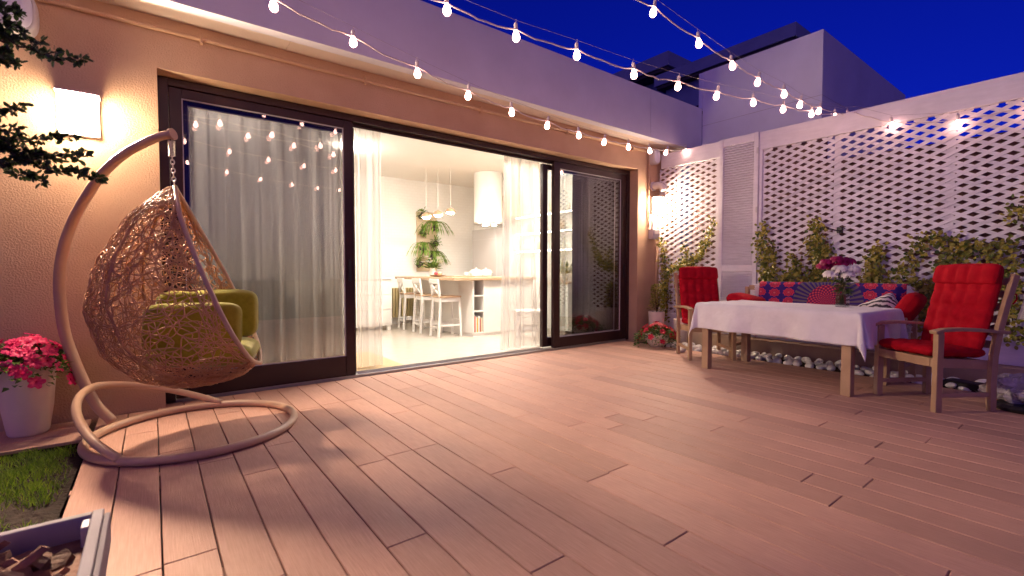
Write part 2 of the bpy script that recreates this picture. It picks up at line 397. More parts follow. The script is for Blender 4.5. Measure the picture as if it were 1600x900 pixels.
def deck():
    mb = MB(); w, gap = .172, .0055; off = .0075
    rows = [(-.375 + .0, None)]
    x = off - 2 * (w + gap) - 0.0
    k = 0
    for i in range(-2, 36):
        x0 = off + i * (w + gap) + gap / 2; x1 = x0 + w
        if x1 > 5.93: x1 = 5.93
        if x0 < -.378: x0 = -.378
        if x1 - x0 < .02: continue
        y0, y1 = -2.0, (4.66 if x0 < .0 or x0 > 6.1 else 4.80)
        cuts = []; y = y0 + rnd.uniform(.3, 2.2)
        while y < y1 - .25: cuts.append(y); y += rnd.choice([1.35, 1.9, 2.4])
        ys = [y0] + cuts + [y1]
        for a, b in zip(ys[:-1], ys[1:]): mb.box((x0, a + .002, -.022), (x1, b - .002, 0))
    for j in range(3):       # the strip that runs on to the left below the wall
        x = -.384
        y0 = 4.12 + j * .19
        for q in range(10):
            mb.box((x - .9 + .003, y0, -.022), (x, y0 + .184 if j < 2 else 4.66, 0)); x -= .9
            if x < -3: break
    for y in (4.30, 3.2, 2.0, .8, -.4, -1.6):   # joists
        mb.box((-.36, y, -.10), (5.9, y + .06, -.026))
    return mb.build('deck', M['deck'], bevel=.003, seg=1)
tag(deck(), kind='structure')
mb = MB(); mb.box((-.37, -2, -.12), (5.91, 4.79, -.105)); tag(mb.build('deck_underlay', M['black']), kind='structure')

# lawn
def hgt(x, y): return .012 * math.sin(7 * x + 1) * math.cos(6 * y) + .02 * math.sin(2.3 * x + 3.1 * y)
sr = random.Random(9)
P = [[(-2.2 + 1.828 * i / 110, .6 + 3.5 * j / 210, -.050 + .6 * hgt(-2.2 + 1.828 * i / 110, .6 + 3.5 * j / 210) + abs(sr.gauss(0, .007)) * (1 if i < 108 else 0)) for j in range(211)] for i in range(111)]
tag(MB().grid(P).build('soil', M['soil'], smooth=True), kind='structure')
mb = MB(); gr = random.Random(3)
tufts = [(-.62, 3.55, .26), (-.5, 3.95, .10), (-.85, 3.9, .25), (-.50, 3.35, .12), (-1.0, 3.3, .35), (-.66, 2.95, .14), (-.52, 2.55, .10), (-1.3, 2.8, .4), (-1.3, 3.8, .3), (-.75, 3.25, .16), (-.45, 4.05, .06), (-.62, 4.02, .12), (-.55, 3.75, .14), (-.72, 3.30, .20), (-.9, 4.0, .2), (-.47, 3.2, .06), (-.6, 2.7, .16), (-.8, 2.9, .22), (-.46, 2.85, .05)]
for cx, cyy, rr in tufts:
    for _ in range(int(5600 * rr ** 1.5)):
        a = gr.uniform(0, 6.283); q = rr * math.sqrt(gr.random()) * gr.uniform(.6, 1.15)
        x, y = cx + q * math.cos(a), cyy + q * math.sin(a) * 1.2
        if x > -.39 or y > 4.11: continue
        z = -.048 + .6 * hgt(x, y) + .045 * max(0, 1 - (q / rr) ** 2) * min(1, rr / .2); h = gr.uniform(.025, .065) * (1.1 - .5 * q / rr); b = gr.uniform(0, 6.283); lx, ly = math.cos(b), math.sin(b)
        l = gr.uniform(.1, .8) * h; ww = .0022
        mb.add([(x - ly * ww, y + lx * ww, z), (x + ly * ww, y - lx * ww, z), (x + lx * l * .5 + ly * ww * .7, y + ly * l * .5 - lx * ww * .7, z + h * .65), (x + lx * l, y + ly * l, z + h)], [(0, 1, 2), (0, 2, 3)])
tag(mb.build('lawn', M['grass']), 'tufts of short green grass on the dark soil beside the deck', 'grass', kind='stuff')

# ------------------------------------------------------------------ house
house = thing('house', 'single storey house with orange stucco facade, white overhanging fascia and lit kitchen', 'house', (0, WY, 0))
OX0, OX1, OZ = .063, 6.09, 2.705
mb = MB()
mb.box((-7, WY, -.1), (OX0, WY + .32, 3.15)); mb.box((OX0, WY, OZ), (OX1, WY + .32, 3.15)); mb.box((OX1, WY, -.1), (7.2, WY + .32, 3.15))
mb.build('facade_wall', M['stucco'], house, world=True)
mb = MB()
for a, b in ((-7, -1.35), (-1.345, 1.0), (1.004, 3.6), (3.604, 7.3)): mb.box((a, 4.352, 3.104), (b, WY + .3, 3.16))
mb.build('soffit', M['soffit'], house, world=True)
mb = MB()
for a, b in ((-7, -.5), (-.496, 5.94), (5.944, 7.335)): mb.box((a, 4.349, 3.1), (b, 4.47, 3.81))
mb.build('fascia', M['white_render'], house, world=True, bevel=.004)
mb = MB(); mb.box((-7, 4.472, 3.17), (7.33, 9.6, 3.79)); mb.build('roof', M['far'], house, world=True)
mb = MB(); mb.box((-3.2, ROOM_Y, -.05), (ROOM_X + .15, ROOM_Y + .15, CEIL)); mb.build('kitchen_back_wall', M['brick'], house, world=True)
mb = MB(); mb.box((ROOM_X, 5.0, -.05), (ROOM_X + .15, ROOM_Y, CEIL)); mb.build('interior_wall', M['wallw'], house, world=True)
mb = MB(); mb.box((-3.35, 5.0, -.05), (-3.2, ROOM_Y, CEIL)); mb.build('interior_wall', M['wallw'], house, world=True)
mb = MB(); mb.box((-3.35, 5.0, CEIL), (ROOM_X + .15, ROOM_Y + .15, CEIL + .1)); mb.build('ceiling', M['wallw'], house, world=True)
mb = MB(); mb.box((-3.2, 5.0, -.05), (ROOM_X, ROOM_Y, .012)); tag(mb.build('kitchen_floor', M['floor']), kind='structure')

# ------------------------------------------------------------------ sliding door
dr = thing('sliding_door', 'wide dark brown sliding patio door with its middle leaves pushed open', 'sliding door', (3.08, DY, 0))
mb = MB()
mb.box((OX0 + .002, DY - .004, 0), (.135, DY + .17, 2.70)); mb.box((6.02, DY - .004, 0), (OX1 - .002, DY + .17, 2.70))
mb.box((.135, DY - .004, 2.635), (6.02, DY + .17, 2.70)); mb.box((.135, DY + .075, 2.60), (6.02, DY + .09, 2.635))
mb.build('door_frame', M['brown'], dr, world=True, bevel=.004)
mb = MB(); mb.box((.135, DY + .0, -.02), (6.02, DY + .18, .018)); mb.box((1.7, DY + .05, .018), (4.3, DY + .056, .032)); mb.box((1.7, DY + .12, .018), (4.3, DY + .126, .032))
mb.build('track', M['alu'], dr, world=True)
def leaf_door(x0, x1, y, z0, z1, st, sr, bot, top, gm):
    mb = MB(); t = .06
    mb.box((x0, y, z0), (x0 + st, y + t, z1)); mb.box((x1 - sr, y, z0), (x1, y + t, z1))
    mb.box((x0 + st, y + .001, z0), (x1 - sr, y + t - .001, bot)); mb.box((x0 + st, y + .001, top), (x1 - sr, y + t - .001, z1))
    o = mb.build('door_leaf', M['brown'], dr, world=True, bevel=.006)
    g = MB(); g.box((x0 + st - .004, y + .026, bot - .004), (x1 - sr + .004, y + .038, top + .004)); g.build('glass_pane', gm, o, world=True)
    bd = MB()
    a, b, c, d = x0 + st, x1 - sr, bot, top
    bd.box((a, y + .012, c), (a + .008, y + .025, d)); bd.box((b - .008, y + .012, c), (b, y + .025, d)); bd.box((a + .008, y + .012, c), (b - .008, y + .025, c + .008)); bd.box((a + .008, y + .012, d - .008), (b - .008, y + .025, d))
    bd.build('glazing_bead', M['greyplastic'], o, world=True)
    return o
lf = leaf_door(.137, 1.665, DY + .008, .02, 2.632, .088, .095, .225, 2.555, M['glass_tint'])
leaf_door(.19, 1.705, DY + .098, .034, 2.598, .08, .08, .21, 2.53, M['glass_tint'])
rt = leaf_door(4.46, 6.018, DY + .008, .02, 2.632, .118, .12, .165, 2.545, M['glass'])
leaf_door(4.33, 5.95, DY + .098, .034, 2.598, .09, .08, .16, 2.53, M['glass'])
mb = MB(); mb.box((1.60, DY - .012, 1.0), (1.622, DY + .008, 1.22)); mb.build('handle', M['black'], lf, world=True, bevel=.004)
mb = MB(); mb.box((5.95, DY - .012, 1.0), (5.972, DY + .008, 1.22)); mb.build('handle', M['black'], rt, world=True, bevel=.004)

# ------------------------------------------------------------------ curtains
def curtain(name, label, x0, x1, y, folds, amp, m, z0=.03, z1=2.72, seed=1, flare=0, cat='curtain', tied=None):
    r = random.Random(seed); n = folds * 10; ph = [r.uniform(0, 6.28) for _ in range(4)]
    P = []; n = folds * 16
    hs = [(r.uniform(.5, 1.0) * folds, r.uniform(0, 6.28), r.uniform(.5, 1)), (r.uniform(1.2, 1.7) * folds, r.uniform(0, 6.28), r.uniform(.3, .6)), (r.uniform(2.1, 2.9) * folds, r.uniform(0, 6.28), r.uniform(.1, .25))]
    for j in range(15):
        t = j / 14; z = z1 + (z0 - z1) * t; row = []
        for i in range(n + 1):
            s = i / n; x = x0 + (x1 - x0) * s
            a = 2 * math.pi * folds * (s + .10 * math.sin(5 * s + ph[0]) / folds * 2)
            yy = y + amp * (.6 + .4 * t) * sum(w_ * math.sin(2 * math.pi * f_ * s + p_ + .5 * t * math.sin(3 * s + p_)) for f_, p_, w_ in hs)
            x += amp * .25 * math.cos(a + ph[3]) + flare * t * (s - .5)
            row.append((x, yy, z))
        P.append(row)
    o = MB().grid(P).build(name, m, smooth=True, loc=((x0 + x1) / 2, y, z0))
    return tag(o, label, cat)
curtain('curtain', 'grey sheer curtain covering the closed left glass of the patio door', .27, 1.64, 5.20, 9, .032, M['curt_l'], seed=2)
curtain('curtain', 'cream sheer curtain gathered at the left side of the open doorway', 1.78, 2.07, 5.14, 3, .03, M['curt_m'], seed=5)
curtain('curtain', 'cream sheer curtain gathered at the right side of the open doorway', 3.80, 4.42, 5.14, 6, .04, M['curt_m'], seed=9, flare=.14)
curtain('curtain', 'cream sheer curtain just behind the left edge of the right glass leaf', 4.60, 5.00, 5.16, 5, .03, M['curt_m'], seed=11)
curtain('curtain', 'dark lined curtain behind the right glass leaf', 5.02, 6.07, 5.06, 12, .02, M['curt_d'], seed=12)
mb = MB(); mb.tube([(-.1, 5.17, 2.75), (5.9, 5.17, 2.75)], .012, 10)
tag(mb.build('curtain_rail', M['white_paint'], smooth=True, loc=(2.9, 5.17, 2.75)), 'slim white rail the sheer curtains hang from inside the patio door', 'rail')

mb = MB(); mb.box((-3.19, 5.245, 2.70), (ROOM_X - .003, 5.27, CEIL - .002)); tag(mb.build('curtain_pelmet', M['wallw'], loc=(2, 5.25, 2.7)), 'white pelmet board hiding the curtain rail inside the patio door', 'pelmet')  # added unseen board that keeps the room lights off the deck

# ================================================================== KITCHEN
isl = thing('kitchen_island', 'white kitchen island with oak worktop overhanging the bar stools and open book shelves', 'kitchen island', (4.9, 7.6, 0))
mb = MB()
ix0, iy0 = 4.20, 6.54
mb.box((4.42, iy0, .06), (5.5, 8.7, .95)); mb.box((ix0, 7.0, .06), (4.42, 8.7, .95)); mb.box((ix0, iy0, .06), (ix0 + .03, 7.0, .95)); 
mb.build('cabinet_body', M['white_paint'], isl, world=True, bevel=.004)
for z in (.06, .42, .68): mb = MB(); mb.box((ix0 + .032, iy0 + .01, z), (4.418, 6.998, z + .02)); mb.build('shelf', M['white_paint'], isl, world=True)
mb = MB(); mb.box((ix0 + .02, iy0 + .02, .0), (5.48, 8.68, .06)); mb.build('plinth', M['wallw'], isl, world=True)
mb = MB(); mb.box((3.80, iy0 - .06, .952), (5.55, 8.75, 1.0)); mb.build('worktop', M['oak'], isl, world=True, bevel=.004)
for i, (h, c) in enumerate([(.27, 0), (.26, 1), (.24, 2), (.27, 3), (.22, 4), (.24, 1)]):
    x = ix0 + .045 + i * .027
    mb = MB(); mb.box((x, iy0 + .02, .08), (x + .022, iy0 + .2, .08 + h))
    bc = [(.5, .10, .06), (.75, .7, .6), (.6, .42, .08), (.8, .78, .74), (.40, .1, .08), (.7, .6, .4)][i]
    tag(mb.build('book', mat('book_cover', bc, .6), bevel=.002, loc=(x + .011, iy0 + .1, .08)),
        ['dark red book first from the left on the lowest island shelf', 'cream book second from the left on the lowest island shelf', 'mustard book third from the left on the lowest island shelf',
         'tall white book fourth from the left on the lowest island shelf', 'short brown red book near the right end of the lowest island shelf', 'beige book last on the right of the lowest island shelf'][i], 'book', 'books on the island shelf')

def make_stool():
    t = thing('bar_stool', 'white cross back bar stool nearest the doorway, at the front of the row', 'bar stool', (0, 0, 0), 0, 'bar stools along the kitchen island')
    # local +x is the sitting direction
    for sy in (-1, 1):
        mb = MB(); mb.bar((.17, sy * .155, .64), (.19, sy * .17, 0), .035, .035, (1, 0, 0)); mb.build('leg', M['white_paint'], t, bevel=.004)
        mb = MB(); mb.bar((-.17, sy * .155, .64), (-.21, sy * .17, 0), .038, .035, (1, 0, 0)); mb.bar((-.17, sy * .155, .64), (-.215, sy * .155, .96), .035, .034, (1, 0, 0)); mb.build('leg', M['white_paint'], t, bevel=.004)
    mb = MB(); mb.box((-.19, -.185, .655), (.20, .185, .683)); mb.build('seat', M['oak'], t, bevel=.008)
    mb = MB(); mb.box((-.17, -.165, .585), (.18, .165, .653)); mb.build('apron', M['white_paint'], t, bevel=.004)
    mb = MB(); mb.box((-.232, -.175, .885), (-.198, .175, .965)); mb.bar((-.185, -.145, .70), (-.21, .145, .885), .014, .03, (1, 0, 0)); mb.bar((-.185, .145, .70), (-.21, -.145, .885), .016, .03, (1, 0, 0))
    mb.build('backrest', M['white_paint'], t, bevel=.004)
    mb = MB()
    for z, a, b in ((.20, (-.19, -.165), (.185, -.165)), (.20, (-.19, .165), (.185, .165)), (.27, (.185, -.16), (.185, .16)), (.16, (-.195, -.16), (-.195, .16))):
        mb.bar((a[0], a[1], z), (b[0], b[1], z), .02, .03)
    mb.build('stretcher', M['white_paint'], t)
    return t
st = make_stool(); st.location = (3.90, 6.90, .012); st.rotation_euler = (0, 0, R(-6))
dup(st, None, 'white cross back bar stool in the middle of the row at the kitchen island', (3.90, 7.56, .012), R(-4))
dup(st, None, 'white cross back bar stool farthest from the doorway, at the back of the row', (3.93, 8.28, .012), R(-8))

# hood
hc = ony(763, 300, 7.7)
hd = thing('range_hood', 'white cylindrical range hood hanging from the ceiling above the island', 'range hood', (hc[0], 7.7, 2.04))
mb = MB(); mb.lathe([(.285, 2.06), (.285, CEIL - .002)], (hc[0], 7.7, 0), 40); mb.build('duct', M['white_paint'], hd, world=True, smooth=True).modifiers.new('e', 'EDGE_SPLIT')
mb = MB(); mb.lathe([(.292, 2.03), (.292, 2.06)], (hc[0], 7.7, 0), 40); mb.build('rim', M['steel'], hd, world=True)
for dx, dy in ((-.1, -.1), (.1, -.05), (0, .12)):
    mb = MB(); mb.lathe([(.045, 2.012), (.045, 2.03)], (hc[0] + dx, 7.7 + dy, 0), 16); mb.build('spot_light', M['led'], hd, world=True)
# pendants
for i, (u, v) in enumerate(((666, 338), (684.5, 334.5), (704, 330.6))):
    c = ond(u, v, 8.8)
    p = thing('pendant_lamp', ['small pendant lamp with wooden dome shade, left one of three over the island', 'small pendant lamp with wooden dome shade, middle one of three over the island', 'small pendant lamp with wooden dome shade, right one of three over the island'][i], 'pendant lamp', tuple(c), 0, 'pendant lamps over the island')
    mb = MB(); mb.lathe([(.10, -.02), (.095, .01), (.07, .045), (.03, .062), (.012, .075), (0.0, .08)], n=24); mb.build('lamp_shade', M['oak'], p, smooth=True)
    mb = MB(); mb.lathe([(0, -.055), (.05, -.045), (.075, -.02)], n=20); mb.build('diffuser', M['pend_emit'], p, smooth=True)
    mb = MB(); mb.tube([(0, 0, .07), (0, 0, CEIL - c[2])], .004, 6); mb.build('cord', M['white_paint'], p)
# added lights, tucked out of view, to brighten the kitchen and left curtain
for i, (x, y) in enumerate(((2.6, 5.52), (3.7, 5.52), (4.8, 5.52), (.6, 5.52), (2.42, 7.3))):
    c = thing('ceiling_light', ['round flush ceiling light just inside the left end of the doorway', 'round flush ceiling light just inside the middle of the doorway', 'round flush ceiling light just inside the right end of the doorway', 'round flush ceiling light behind the left glass leaf', 'round flush ceiling light deep in the room behind the middle door stile'][i], 'ceiling light', (x, y, CEIL - .03), 0, 'flush kitchen ceiling lights')
    mb = MB(); mb.lathe([(.14 if i < 4 else   .05, .0), (.14 if i < 4 else .05, .029)], n=28); mb.build('housing', M['white_paint'], c)
    mb = MB(); mb.lathe([(.20 if i < 4 else .06, -.035 if i < 4 else -.08), (.20 if i < 4 else .06, -.001)], n=28); mb.build('diffuser', M['ceil_dim' if i == 3 else 'ceil_deep' if i == 4 else 'ceil_emit'], c)

# plant wall panel
pa, pb = ony(651, 330, ROOM_Y - .03), ony(683, 424, ROOM_Y - .03)
pp = thing('plant_panel', 'tall pale wooden board with hanging plant pots on the white brick wall', 'wall panel', (pa[0], ROOM_Y - .02, pb[2]))
mb = MB(); mb.box((pa[0], ROOM_Y - .03, pb[2]), (pb[0], ROOM_Y - .003, pa[2])); mb.build('board', mat('pale_ply', (.62, .47, .30), .6, (.68, .53, .36), 4, (1, 1, 6)), pp, world=True, bevel=.003)
pr = random.Random(5)
for i, (u, v, kind) in enumerate(((659, 337, 'b'), (661, 364, 'b'), (679, 356, 'f'), (661.5, 389, 'f'), (680, 381, 'b'), (676, 402, 'f'), (656, 413, 'b'))):
    c = Vector(ony(u, v, ROOM_Y - .12))
    t = thing('hanging_plant', ['leafy plant in dark pot at the top left of the plant board', 'leafy plant in dark pot second from the top on the left of the plant board', 'arching fern in dark pot at the upper right of the plant board', 'wide arching fern in dark pot at the left middle of the plant board',
                                'leafy plant in dark pot at the right middle of the plant board', 'arching fern at the lower right of the plant board', 'leafy plant at the bottom left of the plant board'][i], 'plant', tuple(c), 0, 'plants on the wooden board')
    Mx = Matrix.Rotation(R(-55 if i % 2 else 50), 3, 'Y')
    mb = MB(); mb.lathe([(.045, -.07), (.062, .05)], n=16, M=Mx.to_4x4()); mb.build('pot', M['terracotta_dark'], t, smooth=True)
    mb = MB()
    if kind == 'f':
        for k in range(26):
            a = pr.uniform(0, 6.283); L = pr.uniform(.28, .46); pts = []
            dx, dy = math.cos(a), -abs(math.sin(a)) * .6
            q0 = Vector((0, 0, .04)); prev = q0
            for s in range(1, 7):
                f = s / 6; q = Vector((dx * L * f, dy * L * f, .04 + .22 * f * (1 - f) * 2.2 - .16 * f * f + pr.uniform(-.01, .01)))
                mb.leaf(prev, (q - prev), (0, 0, 1), (q - prev).length * 1.5, .035, .2); prev = q
    else:
        for k in range(70):
            d = Vector((pr.gauss(0, 1), -abs(pr.gauss(0, .7)), pr.gauss(.3, .8))).normalized()
            mb.leaf(d * pr.uniform(.03, .12) + Vector((0, 0, .04)), d + Vector((0, 0, -.3)), (0, 0, 1), pr.uniform(.04, .08), .035)
    mb.build('foliage', M['leaf_in'], t)

# things on the island
def vase_flowers(loc, sc, heads, label, vlabel): pass
fl = Vector(ony(676, 424, 8.0)); fl.z = 1.0
t = thing('white_vase', 'small white vase standing on the island in front of the plant board', 'vase', tuple(fl))
mb = MB(); mb.lathe([(.045, 0), (.06, .04), (.06, .10), (.04, .15), (.045, .165)], n=20); mb.build('body', M['white_paint'], t, smooth=True)
t = thing('white_bouquet', 'bunch of white flowers with green leaves in the vase on the island', 'flowers', (fl.x, fl.y, 1.14))
for k in range(16):
    d = Vector((pr.gauss(0, .13), pr.gauss(0, .08), pr.uniform(.08, .24)))
    mb = MB()
    for q in range(10):
        a = q * .63 + k; mb.leaf(d, (math.cos(a), math.sin(a), .6), (0, 0, 1), .055, .05, .3)
    mb.build('flower', M['flower_white'], t)
mb = MB()
for k in range(60):
    d = Vector((pr.gauss(0, .6), pr.gauss(0, .5), pr.uniform(.0, .8))).normalized(); mb.leaf(d * .06, d, (0, 0, 1), pr.uniform(.1, .18), .05)
mb.build('foliage', M['leaf_green'], t)
c = ony(684, 430, 7.6)
t = thing('fruit_plate', 'wooden plate with fruit on the island beside the white flowers', 'plate', (c[0], 7.6, 1.001))
mb = MB(); mb.lathe([(.05, 0), (.13, .02), (.16, .035), (.13, .03)], n=24); mb.build('plate', M['oak'], t, smooth=True)
for k in range(6):
    mb = MB(); mb.blob((pr.uniform(-.08, .08), pr.uniform(-.07, .07), .06), .035, 12); mb.build('fruit', mat('fruit_skin', (.55, .1, .12) if k % 2 else (.7, .5, .3), .4), t, smooth=True)
c = ony(719, 431, 7.2); mb = MB(); mb.box((c[0] - .22, 7.05, 1.001), (c[0] + .22, 7.35, 1.02)); tag(mb.build('cutting_board', M['oak'], bevel=.006, loc=(c[0], 7.2, 1.0)), 'oak chopping board lying on the island worktop', 'chopping board')
for i, (u, sc) in enumerate(((744, 1.0), (759, 1.05))):
    c = ony(u, 425, 7.35 + .2 * i)
    t = thing('cooking_pot', ['white enamel cooking pot with lid on the island, the left one', 'white enamel cooking pot with lid on the island, the right one behind'][i], 'pot', (c[0], 7.35 + .2 * i, 1.001), 0, 'white cooking pots on the island')
    mb = MB(); mb.lathe([(.10, 0), (.11, .02), (.11, .11)], n=28); mb.build('body', M['white_paint'], t, smooth=True)
    mb = MB(); mb.lathe([(.113, .111), (.10, .125), (.03, .14), (.012, .145), (.02, .165), (0, .172)], n=28); mb.build('lid', M['white_paint'], t, smooth=True)
    mb = MB(); mb.tube([(-.105, -.02, .08), (-.145, -.02, .085), (-.145, .02, .085), (-.105, .02, .08)], .008, 6); mb.build('handle', M['white_paint'], t); mb = MB(); mb.tube([(.105, -.02, .08), (.145, -.02, .085), (.145, .02, .085), (.105, .02, .08)], .008, 6); mb.build('handle', M['white_paint'], t)
c = ony(729, 428, 7.3); t = thing('white_mug', 'small white mug on the island left of the cooking pots', 'mug', (c[0], 7.3, 1.001))
mb = MB(); mb.lathe([(.035, 0), (.04, .08), (.036, .08), (.032, .01)], n=20); mb.build('cup', M['white_paint'], t, smooth=True)
mb = MB(); mb.tube([(.038, 0, .065), (.065, 0, .06), (.065, 0, .025), (.037, 0, .02)], .006, 6); mb.build('handle', M['white_paint'], t)
# grey splash panel, cabinets and LED shelves on the right wall
g0, g1 = onx(738, 350, ROOM_X - .32), onx(775, 425, ROOM_X - .32)
fr = thing('tall_cabinet', 'tall pale grey cabinet in the far right corner of the kitchen', 'cabinet', (ROOM_X - .3, (g0[1] + g1[1]) / 2, 0))
mb = MB(); mb.box((ROOM_X - .32, g1[1], .02), (ROOM_X - .003, min(g0[1], ROOM_Y - .01), 2.0)); mb.build('carcass', mat('pale_grey_front', (.50, .47, .46), .5), fr, world=True, bevel=.004)
mb = MB(); mb.box((ROOM_X - .328, g1[1] + .01, 1.78), (ROOM_X - .322, min(g0[1], ROOM_Y - .02), 1.786)); mb.build('door_joint', M['greyplastic'], fr, world=True)
w0, w1 = onx(774, 300, ROOM_X - .34), onx(797, 337, ROOM_X - .34)
wc = thing('wall_cabinet', 'light wood wall cabinet beside the range hood', 'cabinet', (ROOM_X - .17, (w0[1] + w1[1]) / 2, 2.0))
mb = MB(); mb.box((ROOM_X - .34, w1[1], w1[2]), (ROOM_X - .003, w0[1], 2.62)); mb.build('carcass', mat('light_wood_front', (.62, .46, .28), .5, (.66, .5, .32), 3, (1, 1, 8)), wc, world=True, bevel=.004)
mb = MB(); mb.box((ROOM_X - .352, w1[1] + .03, w1[2] + .05), (ROOM_X - .341, w1[1] + .045, w1[2] + .2)); mb.build('handle', M['steel'], wc, world=True)
sp = []
for v, nm in ((331, 'top'), (360, 'middle'), (390, 'lowest')):
    z = onx(878, v, ROOM_X - .24)[2]; ya, yb = 5.75, w1[1] - .05
    s = thing('wall_shelf', f'white wall shelf with light strip, {nm} of the three beside the right glass leaf', 'shelf', (ROOM_X - .12, (ya + yb) / 2, z), 0, 'lit kitchen wall shelves')
    mb = MB(); mb.box((ROOM_X - .25, ya, z), (ROOM_X - .003, yb, z + .03)); mb.build('board', M['white_paint'], s, world=True, bevel=.003)
    mb = MB(); mb.box((ROOM_X - .246, ya + .02, z - .008), (ROOM_X - .232, yb - .02, z - .0005)); mb.build('led_strip', M['led'], s, world=True)
    sp.append((z + .03, ya, yb))
JC = [('cream', (.7, .62, .5)), ('brown', (.55, .36, .2)), ('white', (.75, .72, .68)), ('ochre', (.62, .5, .22))]
for i in range(9):
    z, ya, yb = sp[i % 3]; y = ya + .2 + (yb - ya - .35) * (((i * 37) % 9) / 8)
    mb = MB(); h = [.12, .16, .1, .19][i % 4]; r0 = .035 + .012 * (i % 3)
    mb.lathe([(r0, 0), (r0 * 1.1, h * .6), (r0 * .7, h * .85), (r0 * .75, h)], n=16)
    o = mb.build('storage_jar', mat('jar_glaze', JC[i % 4][1], .4), smooth=True); o.location = (ROOM_X - .13, y, z + .001)
    order = sorted([k for k in range(9) if k % 3 == i % 3], key=lambda k: -((k * 37) % 9)).index(i)
    tag(o, f"{JC[i % 4][0]} jar, {['first', 'second', 'third'][order]} from the hood end of the {['top', 'middle', 'lowest'][i % 3]} lit wall shelf", 'jar', 'jars on the kitchen shelves')
bc = thing('base_cabinet', 'long white base cabinet with oak worktop along the right kitchen wall', 'cabinet', (ROOM_X - .3, 6.9, 0))
mb = MB(); mb.box((5.55 + .02, 5.7, .09), (ROOM_X - .003, 6.48, .88)); mb.build('carcass', M['white_paint'], bc, world=True, bevel=.003)
mb = MB(); mb.box((5.55, 5.68, .882), (ROOM_X - .003, 6.48, .92)); mb.build('worktop', M['oak'], bc, world=True, bevel=.003)
# dresser, radiator, rug, sofa, dining chair
dc = ony(600, 516, 8.3)
ds = thing('dresser', 'white dresser with drawers behind the left curtain of the doorway', 'dresser', (3.2, 8.3, .012))
mb = MB(); mb.box((2.55, 8.25, .10), (3.52, 8.75, .95)); mb.build('carcass', M['white_paint'], ds, world=True, bevel=.005)
mb = MB(); mb.box((2.53, 8.22, .952), (3.54, 8.77, .98)); mb.build('top', M['white_paint'], ds, world=True, bevel=.005)
for z in (.14, .41, .68):
    mb = MB(); mb.box((2.58, 8.235, z), (3.49, 8.2485, z + .24)); d = mb.build('drawer', M['white_paint'], ds, world=True, bevel=.003)
    mb = MB(); mb.lathe([(.0, 0), (.014, .004), (.01, .02)], (3.03, 8.215, z + .12), 10); mb.build('knob', M['steel'], d, world=True)
for sx in (2.57, 3.44):
    for sy in (8.27, 8.67): mb = MB(); mb.box((sx, sy, .012), (sx + .06, sy + .06, .099)); mb.build('leg', M['white_paint'], ds, world=True)
rc = ony(622, 470, 9.1)
rdt = thing('radiator', 'cream ribbed radiator on the back wall left of the bar stools', 'radiator', (rc[0], 9.12, .15))
mb = MB(); mb.box((rc[0] - .45, 9.15, .16), (rc[0] + .45, 9.18, .74)); mb.build('panel', M['yellow_rad'], rdt, world=True)
mb = MB()
for k in range(14): mb.box((rc[0] - .44 + k * .065, 9.09, .15), (rc[0] - .395 + k * .065, 9.149, .76))
mb.build('ribs', M['yellow_rad'], rdt, world=True, bevel=.006)
ra, rb_ = onz(640, 578, .02), onz(592, 548, .02)
mb = MB(); mb.box((.6, 5.0, .013), (2.28, 6.15, .026)); tag(mb.build('rug', M['rug'], bevel=.004, loc=(1.4, 5.5, .013)), 'sand coloured rug on the floor just inside the open doorway', 'rug')
sf = thing('sofa', 'grey blue sofa behind the left glass of the patio door', 'sofa', (1.2, 8.2, .012))
mb = MB(); mb.box((.55, 7.75, .1), (1.75, 8.5, .42)); mb.build('base', M['greysofa'], sf, world=True, bevel=.04, seg=3)
mb = MB(); mb.box((.55, 8.32, .42), (1.75, 8.55, .98)); mb.build('backrest', M['greysofa'], sf, world=True, bevel=.05, seg=3)
mb = MB(); mb.box((1.58, 7.75, .42), (1.76, 8.32, .70)); mb.build('armrest', M['greysofa'], sf, world=True, bevel=.05, seg=3)
mb = MB(); mb.box((.6, 7.78, .422), (1.57, 8.3, .56)); mb.build('seat_cushion', M['greysofa'], sf, world=True, bevel=.04, seg=3)
dch = thing('dining_chair', 'white wooden chair seen through the right curtain of the doorway', 'chair', (4.75, 5.75, .012), R(150))
for sx in (-.2, .2):
    for sy in (-.19, .19):
        mb = MB(); mb.bar((sx, sy, 0), (sx, sy, .44 if sx > 0 else .92), .04, .04, (1, 0, 0)); mb.build('leg', M['white_paint'], dch, bevel=.004)
mb = MB(); mb.box((-.22, -.22, .441), (.23, .22, .475)); mb.build('seat', M['white_paint'], dch, bevel=.006)
mb = MB()
for z in (.60, .72, .84): mb.box((-.21, -.17, z), (-.19, .17, z + .06))
mb.build('backrest', M['white_paint'], dch, bevel=.004)
mb = MB()
for sy in (-.19, .19): mb.bar((-.2, sy, .2), (.2, sy, .2), .02, .03)
mb.build('stretcher', M['white_paint'], dch)
t = thing('potted_plant', 'yellow green potted plant on the worktop behind the right glass leaf', 'plant', (5.72, 5.95, .921))
mb = MB(); mb.lathe([(.06, 0), (.085, .13), (.075, .13), (.07, .1), (0, .1)], n=20); mb.build('pot', M['white_paint'], t, smooth=True)
mb = MB()
for k in range(120):
    d = Vector((pr.gauss(0, .6), pr.gauss(0, .6), pr.uniform(.2, 1))).normalized(); mb.leaf(Vector((0, 0, .12)) + d * pr.uniform(0, .2), d, (0, 0, 1), pr.uniform(.06, .11), .04)
mb.build('foliage', M['ivy'], t)

